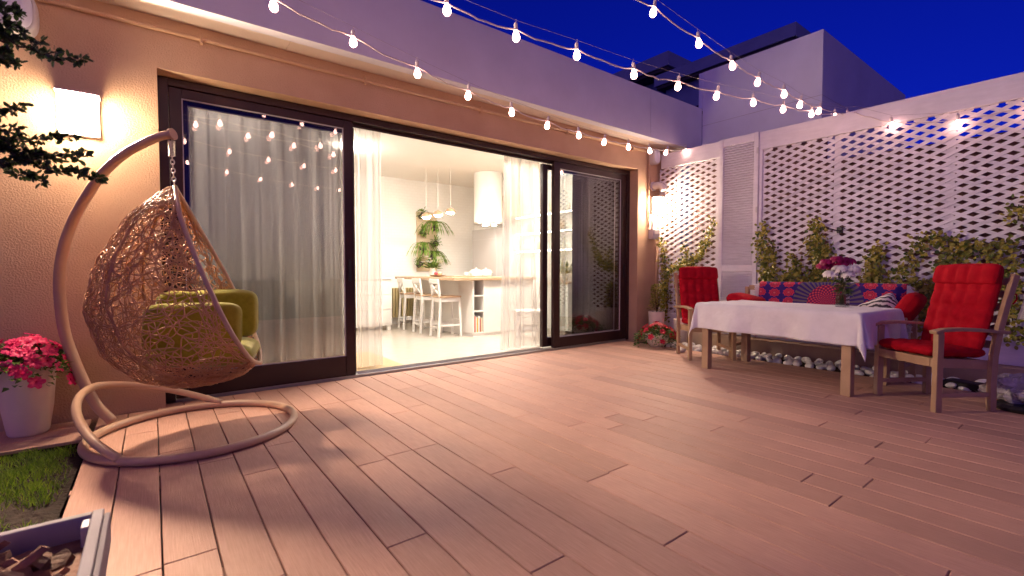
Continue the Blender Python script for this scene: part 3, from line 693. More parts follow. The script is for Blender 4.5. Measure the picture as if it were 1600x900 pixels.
# ================================================================== FACADE FIXTURES
def wall_lamp(x, z, label, m, mf, w=.215, h=.275, d=.15):
    t = thing('wall_lamp', label, 'wall lamp', (x, WY, z), 0, 'lit square wall lamps')
    mb = MB(); mb.box((x - w / 2 - .004, WY - .055, z - h / 2 - .004), (x + w / 2 + .004, WY - .001, z + h / 2 + .004)); mb.build('back_plate', M['greyplastic'], t, world=True, bevel=.003)
    mb = MB(); mb.box((x - w / 2, WY - d, z - h / 2), (x + w / 2, WY - .0555, z + h / 2 - .004)); mb.build('diffuser', m, t, world=True, bevel=.012, seg=3)
    mb = MB(); mb.box((x - w / 2 + .012, WY - d - .004, z - h / 2 + .012), (x + w / 2 - .012, WY - d - .0005, z + h / 2 - .016)); mb.build('front_panel', mf, t, world=True, bevel=.001)
    mb = MB(); mb.box((x - w / 2 - .012, WY - d - .008, z + h / 2 - .002), (x + w / 2 + .012, WY - .0005, z + h / 2 + .01)); mb.build('cap', M['greyplastic'], t, world=True, bevel=.003)
    return t
wall_lamp(-.395, 2.225, 'glowing square wall lamp on the orange wall above the egg chair', M['lamp'], M['lamp_front_left'])
wall_lamp(6.50, 2.16, 'glowing square wall lamp on the right end of the facade above the meter box', M['lamp_r'], M['lamp_front'], .2, .25)
def speaker(x, z, label, w=.17, h=.24):
    t = thing('wall_speaker', label, 'speaker', (x, WY, z), 0, 'oval wall speakers')
    a = []
    def oval(s, y): return [(x + w / 2 * s * (abs(math.cos(q)) ** .7) * math.copysign(1, math.cos(q)), y, z + h / 2 * s * (abs(math.sin(q)) ** .7) * math.copysign(1, math.sin(q))) for q in [2 * math.pi * k / 28 for k in range(28)]]
    def loft(rows, name, m):
        mb = MB(); n = 28; vs = [p for r in rows for p in r]; fs = [(i * n + k, i * n + (k + 1) % n, (i + 1) * n + (k + 1) % n, (i + 1) * n + k) for i in range(len(rows) - 1) for k in range(n)]
        fs.append(tuple(range((len(rows) - 1) * n, len(rows) * n))); mb.add(vs, fs); mb.build(name, m, t, world=True, smooth=True)
    loft([oval(1, WY - .001), oval(1, WY - .09), oval(.93, WY - .115), oval(.84, WY - .117)], 'housing', M['greyplastic'])
    loft([oval(.82, WY - .117), oval(.78, WY - .126), oval(.3, WY - .134), oval(.02, WY - .135)], 'grille', M['white_render'])
speaker(-.69, 2.86, 'pale oval wall speaker at the far left under the soffit', .2, .3)
speaker(6.42, 2.93, 'small pale oval wall speaker in the corner beside the lattice top')
# conduit along the wall and clips
t = thing('wall_conduit', 'beige painted conduit clipped along the facade under the soffit', 'conduit', (2.0, WY, 3.005))
mb = MB(); mb.tube([(-6, WY - .022, 3.003), (6.34, WY - .022, 3.003)], .017, 10); mb.build('pipe', M['stucco'], t, world=True, smooth=True)
for x in (-1.2, .35, 1.72, 3.1, 4.5, 5.9): mb = MB(); mb.box((x, WY - .044, 2.965), (x + .022, WY - .001, 3.045)); mb.build('clip', M['stucco'], t, world=True, bevel=.004)
t = thing('meter_box', 'grey electric box on the facade under the right wall lamp', 'junction box', (6.44, WY, 1.68))
mb = MB(); mb.box((6.36, WY - .10, 1.62), (6.53, WY - .001, 1.78)); mb.build('housing', M['greyplastic'], t, world=True, bevel=.012, seg=3)
mb = MB(); mb.box((6.375, WY - .112, 1.70), (6.515, WY - .101, 1.77)); mb.build('cover', M['white_paint'], t, world=True, bevel=.004)
mb = MB(); mb.lathe([(.02, 1.781), (.02, 1.93), (.012, 1.94)], (6.40, WY - .05, 0), 12); mb.build('gland', M['greyplastic'], t, world=True)
t = thing('cable_duct', 'beige vertical cable conduit beside the meter box', 'conduit', (6.345, WY, 1.0))
mb = MB(); mb.tube([(6.335, WY - .02, 1.80), (6.335, WY - .02, 3.0)], .013, 8); mb.tube([(6.56, WY - .02, .45), (6.56, WY - .02, 1.62)], .018, 8); mb.build('pipe', M['stucco'], t, world=True, smooth=True)
t = thing('vent_elbow', 'white bent flue pipe sticking out above the right wall lamp', 'flue pipe', (6.50, WY, 2.4))
mb = MB(); pts = catmull([(6.47, WY - .001, 2.475), (6.47, WY - .11, 2.48), (6.485, WY - .17, 2.455), (6.495, WY - .195, 2.39)], 6); mb.tube(pts, .055, 16); mb.build('pipe', M['white_paint'], t, world=True, smooth=True)
mb = MB(); mb.tube([(6.47, WY - .002, 2.475), (6.47, WY - .02, 2.475)], .075, 16); mb.build('collar', M['white_paint'], t, world=True)

# ================================================================== FENCE
fc = thing('lattice_fence', 'tall white wooden fence with diamond lattice panels along the right side of the deck', 'fence', (FX, 2, 0))
FT, FL = 2.985, 2.745; FB0, FB1 = .19, .43; SH0, SH1 = 3.05, 3.60; YE = -2.2
mb = MB(); mb.box((FX - .03, YE, FL), (FX + .03, SH0 - .002, FT)); mb.box((FX - .03, SH1 + .002, FL + .01), (FX + .03, 4.60, FT)); mb.build('top_board', M['fence'], fc, world=True, bevel=.004)
mb = MB(); mb.box((FX - .03, YE, FB0), (FX + .03, SH0 - .002, FB1)); mb.box((FX - .03, SH1 + .002, FB0), (FX + .03, 4.66, FB1)); mb.build('bottom_board', M['fence'], fc, world=True, bevel=.004)
def lattice(y0, y1, z0, z1):
    lj = random.Random(77); mb = MB(); pv, ang = .0865, R(26.3); ta = math.tan(ang); w = .0355; wv = w / math.cos(ang)     # vertical pitch, vertical width
    def strip(sgn, x):
        k = math.floor(-ta * (y1 - y0) / pv) - 2
        while True:
            b = z0 + k * pv - (0 if sgn > 0 else 0); k += 1
            # line z = zb + sgn*ta*(y-y0)
            zb = (b if sgn > 0 else b + ta * (y1 - y0)) + lj.gauss(0, .0013)
            if sgn > 0 and zb > z1 + .05: break
            if sgn < 0 and zb - ta * (y1 - y0) > z1 + .05: break
            lo, hi = y0, y1
            f = lambda z: y0 + (z - zb) / (sgn * ta)
            ya, yb = sorted((f(z0), f(z1)))
            lo, hi = max(lo, ya), min(hi, yb)
            if hi - lo < .02: continue
            za, zb2 = zb + sgn * ta * (lo - y0), zb + sgn * ta * (hi - y0)
            mb.add([(x - .0035, lo, za - wv / 2), (x + .0035, lo, za - wv / 2), (x + .0035, hi, zb2 - wv / 2), (x - .0035, hi, zb2 - wv / 2),
                    (x - .0035, lo, za + wv / 2), (x + .0035, lo, za + wv / 2), (x + .0035, hi, zb2 + wv / 2), (x - .0035, hi, zb2 + wv / 2)],
                   [(3, 2, 1, 0), (4, 5, 6, 7), (0, 1, 5, 4), (1, 2, 6, 5), (2, 3, 7, 6), (3, 0, 4, 7)])
    strip(1, FX + .0045); strip(-1, FX - .0035)
    return mb.build('lattice_panel', M['lattice'], fc, world=True)
lattice(SH1 + .045, 4.64, FB1, FL + .012); lattice(YE, SH0 - .03, FB1, FL)
for y in (4.30, 2.14, 1.12, .10, -.95, -2.0):
    mb = MB(); mb.box((FX + .010, y - .035, FB1 + .002), (FX + .029, y + .035, FL - .002)); mb.build('post', M['fence'], fc, world=True, bevel=.003)
for y0, y1 in ((SH0 - .045, SH0 - .004), (SH1 + .004, SH1 + .05)):
    mb = MB(); mb.box((FX - .032, y0, FB1 + .001), (FX + .028, y1, FL - .001)); mb.build('frame_stile', M['fence'], fc, world=True, bevel=.003)
sh = thing('louvred_shutter', 'white louvred shutter door set between the two lattice panels', 'shutter', (FX - .05, (SH0 + SH1) / 2, .2))
mb = MB(); s = .058
mb.box((FX - .055, SH0, .20), (FX - .015, SH0 + s, 2.99)); mb.box((FX - .055, SH1 - s, .20), (FX - .015, SH1, 2.99))
for a, b in ((.20, .36), (1.10, 1.18), (2.88, 2.99)): mb.box((FX - .054, SH0 + s, a), (FX - .016, SH1 - s, b))
mb.build('frame', M['fence'], sh, world=True, bevel=.004)
mb = MB()
for a, b in ((.36, 1.10), (1.18, 2.88)):
    n = int((b - a) / .034)
    for k in range(n):
        z = a + (k + .5) * (b - a) / n; mb.bar((FX - .035, SH0 + s - .003, z), (FX - .035, SH1 - s + .003, z), .043, .006, (-.74, 0, .67))
o = mb.build('louvres', M['fence'], sh, world=True)
for z in (.6, 1.9, 2.7): mb = MB(); mb.box((FX - .062, SH0 - .004, z), (FX - .054, SH0 + .02, z + .08)); mb.build('hinge', M['greyplastic'], sh, world=True)
mb = MB(); mb.box((6.42, YE, -.12), (6.66, 4.66, .186)); tag(mb.build('low_wall', M['kerb'], bevel=.006, loc=(6.5, 2, -.1)), 'low beige rendered wall under the lattice fence', 'wall')
mb = MB(); mb.box((5.935, YE, -.12), (6.42, 4.67, -.035)); tag(mb.build('gravel_bed', M['soil']), kind='structure')
mb = MB(); mb.box((7.0, -4, -.1), (7.2, 4.3, 2.45)); mb.box((6.97, -4, 2.45), (7.23, 4.3, 2.53)); mb.box((6.985, -4, 1.93), (6.999, 4.3, 1.99)); mb.box((7.001, 2.45, 2.535), (7.199, 4.34, 3.02)); tag(mb.build('boundary_wall', M['neigh'], loc=(7.1, 0, 0)), 'dark brown neighbouring wall glimpsed through the lattice holes', 'wall')

# neighbouring buildings
nb = thing('annex_building', 'plain white block building rising behind the lattice fence', 'building', (9, 3.4, 0))
mb = MB(); mb.box((7.34, 2.58, -.1), (11.3, 4.347, 4.41)); mb.box((7.342, 4.347, 3.815), (11.3, 4.42, 4.408))
mb.build('walls', M['white_render'], nb, world=True, bevel=.006)
mb = MB(); mb.box((7.3385, 2.582, 3.52), (7.3398, 4.345, 3.526)); mb.box((7.345, 2.578, 3.52), (11.3, 2.5795, 3.526)); mb.build('render_joint', mat('joint_grey', (.45, .42, .45), .9), nb, world=True)
fb = thing('roof_building', 'dark blue grey far building with stepped flat roofs and dark eaves', 'building', (13, 7, 0))
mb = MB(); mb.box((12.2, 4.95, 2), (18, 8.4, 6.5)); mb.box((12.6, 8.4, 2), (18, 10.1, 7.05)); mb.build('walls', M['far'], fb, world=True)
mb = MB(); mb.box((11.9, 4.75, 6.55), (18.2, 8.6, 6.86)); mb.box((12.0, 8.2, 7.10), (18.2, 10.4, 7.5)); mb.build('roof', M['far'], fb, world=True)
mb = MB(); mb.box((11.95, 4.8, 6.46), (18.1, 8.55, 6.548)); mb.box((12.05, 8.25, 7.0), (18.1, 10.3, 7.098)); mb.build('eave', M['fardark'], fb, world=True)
lb = thing('brown_outbuilding', 'low dark brown roof between the fascia and the white block', 'building', (11.6, 7, 0))
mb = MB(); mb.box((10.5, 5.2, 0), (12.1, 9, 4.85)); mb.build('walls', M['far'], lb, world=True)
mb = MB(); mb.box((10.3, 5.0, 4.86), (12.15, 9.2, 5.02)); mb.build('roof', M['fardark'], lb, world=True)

# ================================================================== STRING LIGHTS
def cap_bulb():
    so_ = MB(); so_.lathe([(.0, .052), (.010, .050), (.014, .04), (.015, .0), (.014, -.006)], n=10)
    so_.tube([(0, 0, .05), (.004, 0, .06), (.007, 0, .068), (.004, 0, .076), (-.002, 0, .074), (-.003, 0, .066)], .0016, 5)
    bu = MB(); bu.lathe([(.012, -.006), (.014, -.014), (.023, -.034), (.0275, -.052), (.025, -.068), (.016, -.080), (0, -.0845)], n=14)
    return so_, bu
_so, _bu = cap_bulb()
SOCK = BUL = None
def string_light(label, pts, ends, seed, sc=1.0):
    """pts: bulb hang points in order, ends: extra wire points before/after"""
    global SOCK, BUL
    r = random.Random(seed)
    t = thing('string_light', label, 'string lights', tuple(pts[len(pts) // 2]), 0, 'string lights over the deck')
    allp = [Vector(p) for p in ends[0]] + [Vector(p) for p in pts] + [Vector(p) for p in ends[1]]
    path = []
    for a, b in zip(allp[:-1], allp[1:]):
        L = (b - a).length
        for k in range(7):
            f = k / 7; q = a.lerp(b, f); q.z -= .045 * L * 4 * f * (1 - f) * r.uniform(.7, 1.1); q += Vector((r.gauss(0, .004), r.gauss(0, .004), r.gauss(0, .003))); path.append(q)
    path.append(allp[-1])
    mb = MB(); mb.tube(path, .0052, 6); mb.build('cable', M['wire'], t, world=True, smooth=True)
    up = Vector((0, 0, .07)); mb = MB(); mb.tube([p + up for p in allp], .0013, 5); mb.build('support_wire', M['thin'], t, world=True)
    for p in pts:
        if SOCK is None:
            SOCK = _so.build('socket', M['wire'], t, smooth=True); BUL = _bu.build('bulb', M['bulb'], SOCK, smooth=True); s, b = SOCK, BUL
        else:
            s = SOCK.copy(); COL.objects.link(s); b = BUL.copy(); COL.objects.link(b); s.parent = t; b.parent = s
        s.location = Vector(p) - t.location; s.rotation_euler = (r.gauss(0, .10), r.gauss(0, .10), r.uniform(0, 6)); s.scale = (sc,) * 3
def fit(us, vs, dend, shift=(0, 0)):
    i = np.arange(len(us)); us = np.array(us, float)
    A = np.stack([np.ones(len(us)), i, -us * i], 1); s = np.linalg.lstsq(A, us, rcond=None)[0]
    d = 1 + s[2] * i; d = d / d[-1] * dend
    return [Vector(ond(u, v, z)) for u, v, z in zip(us, vs, d)]
def extend(P, n, rise=.0):
    d = (P[0] - P[3]) / 3; d.z = rise; out = []
    for k in range(1, n + 1): out.insert(0, P[0] + d * k)
    return out
UP = Vector((0, 0, .055))     # measured points are bulb centres: the cable is above
s1 = [p + UP for p in fit([427, 552, 652, 732, 799, 856, 904, 944.7, 982, 1014.5, 1042, 1071.5], [11, 69, 116, 151, 177, 197.5, 213, 223.5, 231, 237, 239.7, 238.3], 7.2)]
s2 = [p + UP for p in fit([698, 806, 901, 990, 1060, 1121, 1176.7, 1223.8, 1267.8, 1304.6], [18, 59, 88, 117.7, 136.6, 151, 162, 172.3, 179.5, 183.7], 5.72)]
s3 = [p + UP for p in fit([1022, 1091, 1143, 1185, 1225, 1251, 1280.5, 1325], [21, 69.5, 104.6, 129.7, 148.6, 164.8, 175, 184.5], 5.6)]
e1, e2, e3 = extend(s1, 4, .02), extend(s2, 7, .02), extend(s3, 8, .02)
string_light('string of glowing bulbs nearest the facade, running under the fascia to the corner', e1 + s1, ([e1[0] + Vector((-.6, 0, .05))], [(FX - .03, 4.3, 2.95)]), 1)
string_light('middle string of glowing bulbs crossing the sky to the lattice fence', e2 + s2, ([e2[0] + Vector((-.6, 0, .05))], [(FX - .035, 2.08, 2.96)]), 2)
string_light('string of glowing bulbs nearest the camera, ending on the fence top board', e3 + s3, ([e3[0] + Vector((-.6, 0, .05))], [(FX - .035, 1.96, 2.96)]), 3)
s4 = [Vector(onx(1393, 198, FX - .07)) + UP, Vector(onx(1497, 195, FX - .07)) + UP]
s4 += [s4[1] + Vector((0, -.55, .02)), s4[1] + Vector((0, -1.1, .06))]
string_light('short string of glowing bulbs pinned along the top of the lattice', s4, ([(FX - .035, 1.95, 2.955)], [(FX - .035, -.6, 2.95)]), 4)

s5 = [Vector((x, 1.80 - .28 * (x - .3), 2.86 + .03 * (x - 1.5) ** 2)) + UP for x in (-.7, -.15, .4, .95, 1.5, 2.07, 2.64)]
s6 = [Vector((x, .35 - .56 * (x - .4), 2.86 + .03 * (x - 1.5) ** 2)) + UP for x in (-.6, -.05, .5, 1.1, 1.7, 2.32, 2.92, 3.5)]
string_light('string of glowing bulbs above the camera, mirrored in the left door glass', s5, ([s5[0] + Vector((-.6, .1, .1))], [s5[-1] + Vector((.5, -.1, .1))]), 5)
string_light('string of glowing bulbs behind the camera, lowest mirrored row in the left door glass', s6, ([s6[0] + Vector((-.6, .3, .1))], [s6[-1] + Vector((.5, -.3, .1))]), 6)

# ================================================================== EGG CHAIR
ec = thing('chair_stand', 'beige tubular stand with round base ring carrying the hanging egg chair', 'chair stand', (.234, 3.85, 0))
pp_ = [ony(*a) for a in ((268, 210, 3.74), (245, 215, 3.80), (200, 237, 3.93), (165, 266, 4.05), (138, 302, 4.16), (112, 350, 4.29), (97, 400, 4.37), (93, 450, 4.41), (99, 510, 4.42), (112, 553, 4.41), (130, 595, 4.39), (150, 632, 4.37))]
base = np.array([-.245, 4.345, .03])
pts = catmull(pp_ + [base], 6)
mb = MB(); rr = [.026 + .007 * min(1, i / (len(pts) * .55)) for i in range(len(pts))]; mb.tube(pts, rr, 14); pole = mb.build('pole', M['stand'], ec, world=True, smooth=True)
j = pts[int(len(pts) * .86)]; j2 = pts[int(len(pts) * .86) + 1]
mb = MB(); mb.tube([j, j + (np.array(j2) - j) * .25], .0345, 14); mb.build('joint_ring', M['steel'], pole, world=True)
hook = Vector(pp_[0])
mb = MB(); dv = (Vector(pp_[0]) - Vector(pp_[1])).normalized(); mb.tube([hook - dv * .005, hook + dv * .014], [.037, .037], 14); mb.build('end_plate', M['stand'], pole, world=True)
cxr, cyr, rr_ = .234, 3.85, .592
mb = MB(); mb.tube([(cxr + rr_ * math.cos(a), cyr + rr_ * math.sin(a), .028) for a in [2 * math.pi * k / 72 for k in range(72)]], .027, 12, closed=True); mb.build('base_ring', M['stand'], ec, world=True, smooth=True)
_A, _B2, _C2 = np.array([-.17, 3.41, .04]), np.array([.42, 4.41, .04]), ony(148, 603, 4.39)
_n2 = np.cross(_B2 - _A, _C2 - _A)
def onarc(u, v): d = ray(u, v); return _C + d * ((_A - _C) @ _n2) / (d @ _n2)
a1 = [_A] + [onarc(*q) for q in ((152, 695), (129, 668), (119, 640), (126, 618), (148, 604), (180, 601), (220, 603), (265, 609), (310, 619))] + [_B2]
mb = MB(); mb.tube(catmull(a1, 8), .025, 12); mb.build('brace_arc', M['stand'], ec, world=True, smooth=True)

# hanging basket
apx = Vector(ony(274, 292, hook.y)); apx.x, apx.y = hook.x + .01, hook.y
FA = R(-14)
bk = thing('egg_chair', 'brown woven rattan egg chair hanging from the beige stand', 'hanging chair', (apx.x, apx.y, apx.z - 1.36 * .955), FA); bk.scale = (.955,) * 3
Bt = [0, .06, .12, .25, .4, .55, .7, .8, .9, .96, 1]
Bp = np.array([(0, 0), (-.055, -.03), (-.12, -.085), (-.255, -.22), (-.42, -.53), (-.485, -.82), (-.39, -1.12), (-.20, -1.295), (.03, -1.36), (.31, -1.335), (.49, -1.235)])
Ft = [0, .25, .5, .75, .9, 1]; Fp = np.array([(0, 0), (.075, -.22), (.20, -.53), (.345, -.89), (.435, -1.10), (.49, -1.235)])
Wt = [0, .06, .12, .25, .4, .55, .7, .82, .92, .97, 1]; Wp = np.array([.0, .06, .12, .24, .35, .435, .475, .455, .34, .21, .0])
def smooth_table(T, V):
    tt = np.linspace(0, 1, 201); V = np.array(V, float)
    if V.ndim == 1: V = V[:, None]
    o = np.stack([np.interp(tt, T, V[:, k]) for k in range(V.shape[1])], 1)
    for _ in range(14): o[1:-1] = (o[:-2] + 2 * o[1:-1] + o[2:]) / 4
    return tt, o
_tt, _B = smooth_table(Bt, Bp); _, _Fc = smooth_table(Ft, Fp); _, _W = smooth_table(Wt, Wp)
def ev(T, t): return np.array([np.interp(t, _tt, T[:, k]) for k in range(T.shape[1])])
def basket(t, ph, off=0):
    B, Fv, w = ev(_B, t), ev(_Fc, t), ev(_W, t)[0]
    s = math.sin(ph) ** .85 if math.sin(ph) > 0 else 0
    x = Fv[0] + (B[0] - Fv[0]) * s; z = Fv[1] + (B[1] - Fv[1]) * s
    bul = 1 + .10 * math.sin(ph) * math.sin(math.pi * t)
    y = -w * math.cos(ph) * bul
    k = 1 + off
    return Vector(((x - .02) * k + .02, y * k, (z + .75) * k - .75 + 1.36))
mb = MB(); wr = random.Random(21)
def strand(t, ph, ang, n, step, curv, rad):
    pts = []
    off = wr.uniform(-.012, .014)
    for i in range(n):
        if not (.012 < t < .985) or not (.0 <= ph <= math.pi): break
        pts.append(basket(t, ph, off + .008 * math.sin(i * 1.3 + ang)))
        w = max(.06, ev(_W, t)[0]) + .12
        t += math.cos(ang) * step / 1.75; ph += math.sin(ang) * step / (w * 1.25); ang += curv + wr.gauss(0, .07)
    if len(pts) > 4: mb.tube(pts, rad, 5)
def weave_net():
    # scattered nodes, near neighbours joined, runs of edges followed as bent strands
    cand = []
    for _ in range(26000):
        t, ph = wr.uniform(.012, .988), wr.uniform(.0, math.pi)
        w = ev(_W, t)[0]
        if wr.random() > .12 + w / .5: continue
        p = basket(t, ph); sp = .037 if t < .6 else .030
        if abs(ph - 1.571) < .5: sp *= .85
        if t < .2: sp *= .75
        cand.append((p, sp))
    cell = {}; nodes = []
    for p, sp in cand:
        k = tuple(int(math.floor(c / .04)) for c in p); ok = True
        for a in (-1, 0, 1):
            for b in (-1, 0, 1):
                for c in (-1, 0, 1):
                    for q in cell.get((k[0] + a, k[1] + b, k[2] + c), ()):
                        if (nodes[q] - p).length < sp: ok = False
        if ok: cell.setdefault(k, []).append(len(nodes)); nodes.append(p)
    N_ = np.array([tuple(p) for p in nodes]); n = len(N_); adj = {q: set() for q in range(n)}
    for a in range(n):
        d = np.linalg.norm(N_ - N_[a], axis=1); near = np.argsort(d)[1:12]
        for b in near:
            if d[b] > .085 or b < a: continue
            mid = (N_[a] + N_[b]) / 2; dm = np.linalg.norm(N_[near] - mid, axis=1)
            dm[near == b] = 9
            if dm.min() > d[b] / 2 * .97 and wr.random() > .14: adj[a].add(int(b)); adj[int(b)].add(a)
    cen = Vector((0, 0, .62))
    while True:
        starts = [a for a in adj if adj[a]]
        if not starts: break
        a = wr.choice(starts); run = [a]
        while adj[run[-1]]:
            c = run[-1]
            if len(run) == 1: b = wr.choice(sorted(adj[c]))
            else:
                d0 = (N_[c] - N_[run[-2]]); best = None
                for q in adj[c]:
                    d1 = N_[q] - N_[c]; v = d0 @ d1 / (np.linalg.norm(d0) * np.linalg.norm(d1))
                    if best is None or v > best[0]: best = (v, q)
                if best[0] < .45: break
                b = best[1]
            adj[c].discard(b); adj[b].discard(c); run.append(b)
            if len(run) > 14: break
        if len(run) < 2: continue
        off = wr.uniform(-.004, .006); P = []
        for q in run:
            p = Vector(N_[q]); P.append(p + (p - cen).normalized() * (off + wr.gauss(0, .002)))
        mb.tube([Vector(p) for p in catmull(P, 3)], wr.uniform(.0030, .0042), 5)
weave_net()
for i in range(210):
    t = wr.random() ** .8 * .95 + .02
    strand(t, wr.uniform(.05, 3.09), wr.uniform(0, 6.283), wr.randint(16, 34), .022, wr.choice([-1, 1]) * wr.uniform(.03, .12), wr.uniform(.003, .004))
for i in range(90):      # wrapped along the rim
    for sd in (.06, math.pi - .06):
        strand(wr.uniform(.03, .95), sd, wr.choice([0, 3.14]) + wr.gauss(0, .25), 12, .02, 0, .0028)
mb.build('rattan_weave', M['rattan'], bk, smooth=True)
for ph in (.75, 1.25, 1.85, 2.4):
    mb = MB(); mb.tube([basket(t, ph, -.01) for t in np.linspace(.02, .96, 40)], .0105, 8); mb.build('rib', M['rattan'], bk, smooth=True)
rim = [basket(t, 0) for t in np.linspace(0, 1, 50)] + [basket(t, math.pi) for t in np.linspace(1, 0, 50)][1:-1]
mb = MB(); mb.tube(rim, .0145, 10, closed=True); mb.build('rim', M['stand'], bk, smooth=True)
# spring and chain
hg = thing('hanging_chain', 'steel spring and chain between the stand hook and the egg chair', 'chain', tuple(hook))
mb = MB(); z0 = hook.z - .03; zz = apx.z
mb.tube([(hook.x, hook.y, hook.z + .01), (hook.x + .012, hook.y, hook.z - .02), (hook.x, hook.y, hook.z - .045)], .005, 8); mb.build('hook', M['steel'], hg, world=True, smooth=True)
mb = MB(); top = hook.z - .04; n = 90; mb.tube([(hook.x + .017 * math.cos(k * .75), hook.y + .017 * math.sin(k * .75), top - .10 * k / n) for k in range(n)], .0032, 5); mb.build('spring', M['steel'], hg, world=True, smooth=True)
top -= .095; nl = 8; ll = (top - zz + .02) / nl
for k in range(nl):
    mb = MB(); c = Vector((hook.x + (apx.x - hook.x) * k / nl, hook.y, top - ll * (k + .5)))
    ax = Vector((1, 0, 0)) if k % 2 else Vector((0, 1, 0))
    mb.tube([c + ax * (.010 * math.cos(a)) + Vector((0, 0, (ll * .62) * math.sin(a))) for a in [2 * math.pi * q / 16 for q in range(16)]], .0034, 6, closed=True); mb.build('link', M['steel'], hg, world=True, smooth=True)

def pillow(name, label, cat, w, h, t, Mx, m, tx=0, ty=0, tuft=.0, pipe=None, parent=None, n=24, pinch=.0, power=.32, group=None, rc=.13):
    """cushion in local x (w) / y (h) plane, thickness along z"""
    def top(s, q):
        ex = (1 - abs(s) ** 4); ey = (1 - abs(q) ** 4); f = (max(0, ex) * max(0, ey)) ** power
        if tx: 
            a = abs(math.sin(math.pi * tx * (s + 1) / 2)); b = abs(math.sin(math.pi * ty * (q + 1) / 2))
            f *= 1 - tuft + tuft * (a ** .5) * (b ** .5)
        return f * t / 2
    def xy(s, q):
        return (s * w / 2 * (1 - pinch * (1 - q * q)) * math.sqrt(1 - rc * q ** 6), q * h / 2 * (1 - pinch * (1 - s * s)) * math.sqrt(1 - rc * s ** 6))
    nn = n * (2 if tx else 1)
    L = [-math.cos(math.pi * i / nn) * .35 + (2 * i / nn - 1) * .65 for i in range(nn + 1)]
    mb = MB()
    for sg in (1, -1):
        P = [[Mx @ Vector((*xy(s, q), sg * top(s, q))) for q in (L if sg > 0 else L[::-1])] for s in L]
        mb.grid(P)
    o = mb.build(name, m, parent, smooth=True)
    if parent is None:
        c = Mx @ Vector((0, 0, 0)); o.location = c; o.data.transform(Matrix.Translation(-c))
        tag(o, label, cat, group)
    if pipe:
        mb = MB(); ring = []
        for k in range(60):
            a = 2 * math.pi * k / 60; s = math.copysign(min(1, abs(math.cos(a)) ** .35), math.cos(a)); q = math.copysign(min(1, abs(math.sin(a)) ** .35), math.sin(a))
            ring.append((Mx @ Vector((*xy(s * .99, q * .99), 0))) - (o.location if parent is None else Vector()))
        mb.tube(ring, .005, 6, closed=True); mb.build('piping', pipe, o, smooth=True)
    return o
BW = Matrix.Translation((apx.x, apx.y, apx.z - 1.36 * .955)) @ Matrix.Rotation(FA, 4, 'Z') @ Matrix.Scale(.955, 4)
def bm(x, y, z, rx=0, ry=0, rz=0): return BW @ Matrix.Translation((x, y, z)) @ Matrix.Rotation(R(rz), 4, 'Z') @ Matrix.Rotation(R(ry), 4, 'Y') @ Matrix.Rotation(R(rx), 4, 'X')
pillow('seat_cushion', 'round olive green seat cushion in the bottom of the egg chair', 'cushion', .62, .58, .17, bm(.17, 0, .235, 0, 3), M['olive'], pipe=M['olive_pipe'], power=.4)
pillow('side_cushion', 'olive green box cushion along the near side of the egg chair', 'cushion', .58, .33, .15, bm(.12, -.17, .42, 80, 0, -6), M['olive'], pipe=M['olive_pipe'], power=.30, pinch=.02, rc=.24)
pillow('side_cushion', 'olive green box cushion along the far side of the egg chair', 'cushion', .64, .38, .16, bm(.15, .20, .47, 98, 0, 8), M['olive'], pipe=M['olive_pipe'], power=.30, pinch=.02, rc=.24)

# ================================================================== PINK FLOWERPOT
px_, py_ = -.69, 4.50
pt = thing('tall_planter', 'tall tapered white planter holding the pink petunias beside the egg chair', 'planter', (px_, py_, 0))
mb = MB(); mb.lathe([(.095, 0), (.105, .015), (.128, .18), (.143, .38), (.148, .48), (.148, .49), (.136, .49), (.132, .43), (0, .43)], n=44); mb.build('pot', M['planter'], pt, smooth=True)
mb = MB(); mb.lathe([(.131, .44), (0, .45)], n=24); mb.build('potting_soil', M['soil'], pt)
def blossom_mesh(r=.035):
    mb = MB(); n = 30; rows = []
    for f in (.06, .3, .55, .8, 1.0):
        row = []
        for k in range(n):
            a = 2 * math.pi * k / n; lob = 1 - .16 * f * abs(math.sin(2.5 * a)) ** 4 * 2.0
            rad = r * f * lob; z = .022 * (f ** .6) - .010 * f * f + .004 * f * math.sin(10 * a) * f
            row.append((rad * math.cos(a), rad * math.sin(a), z))
        rows.append(row)
    vs = [p for q in rows for p in q]; fs = [(i * n + k, i * n + (k + 1) % n, (i + 1) * n + (k + 1) % n, (i + 1) * n + k) for i in range(4) for k in range(n)]
    fs.append(tuple(range(n))); mb.add(vs, fs); return mb
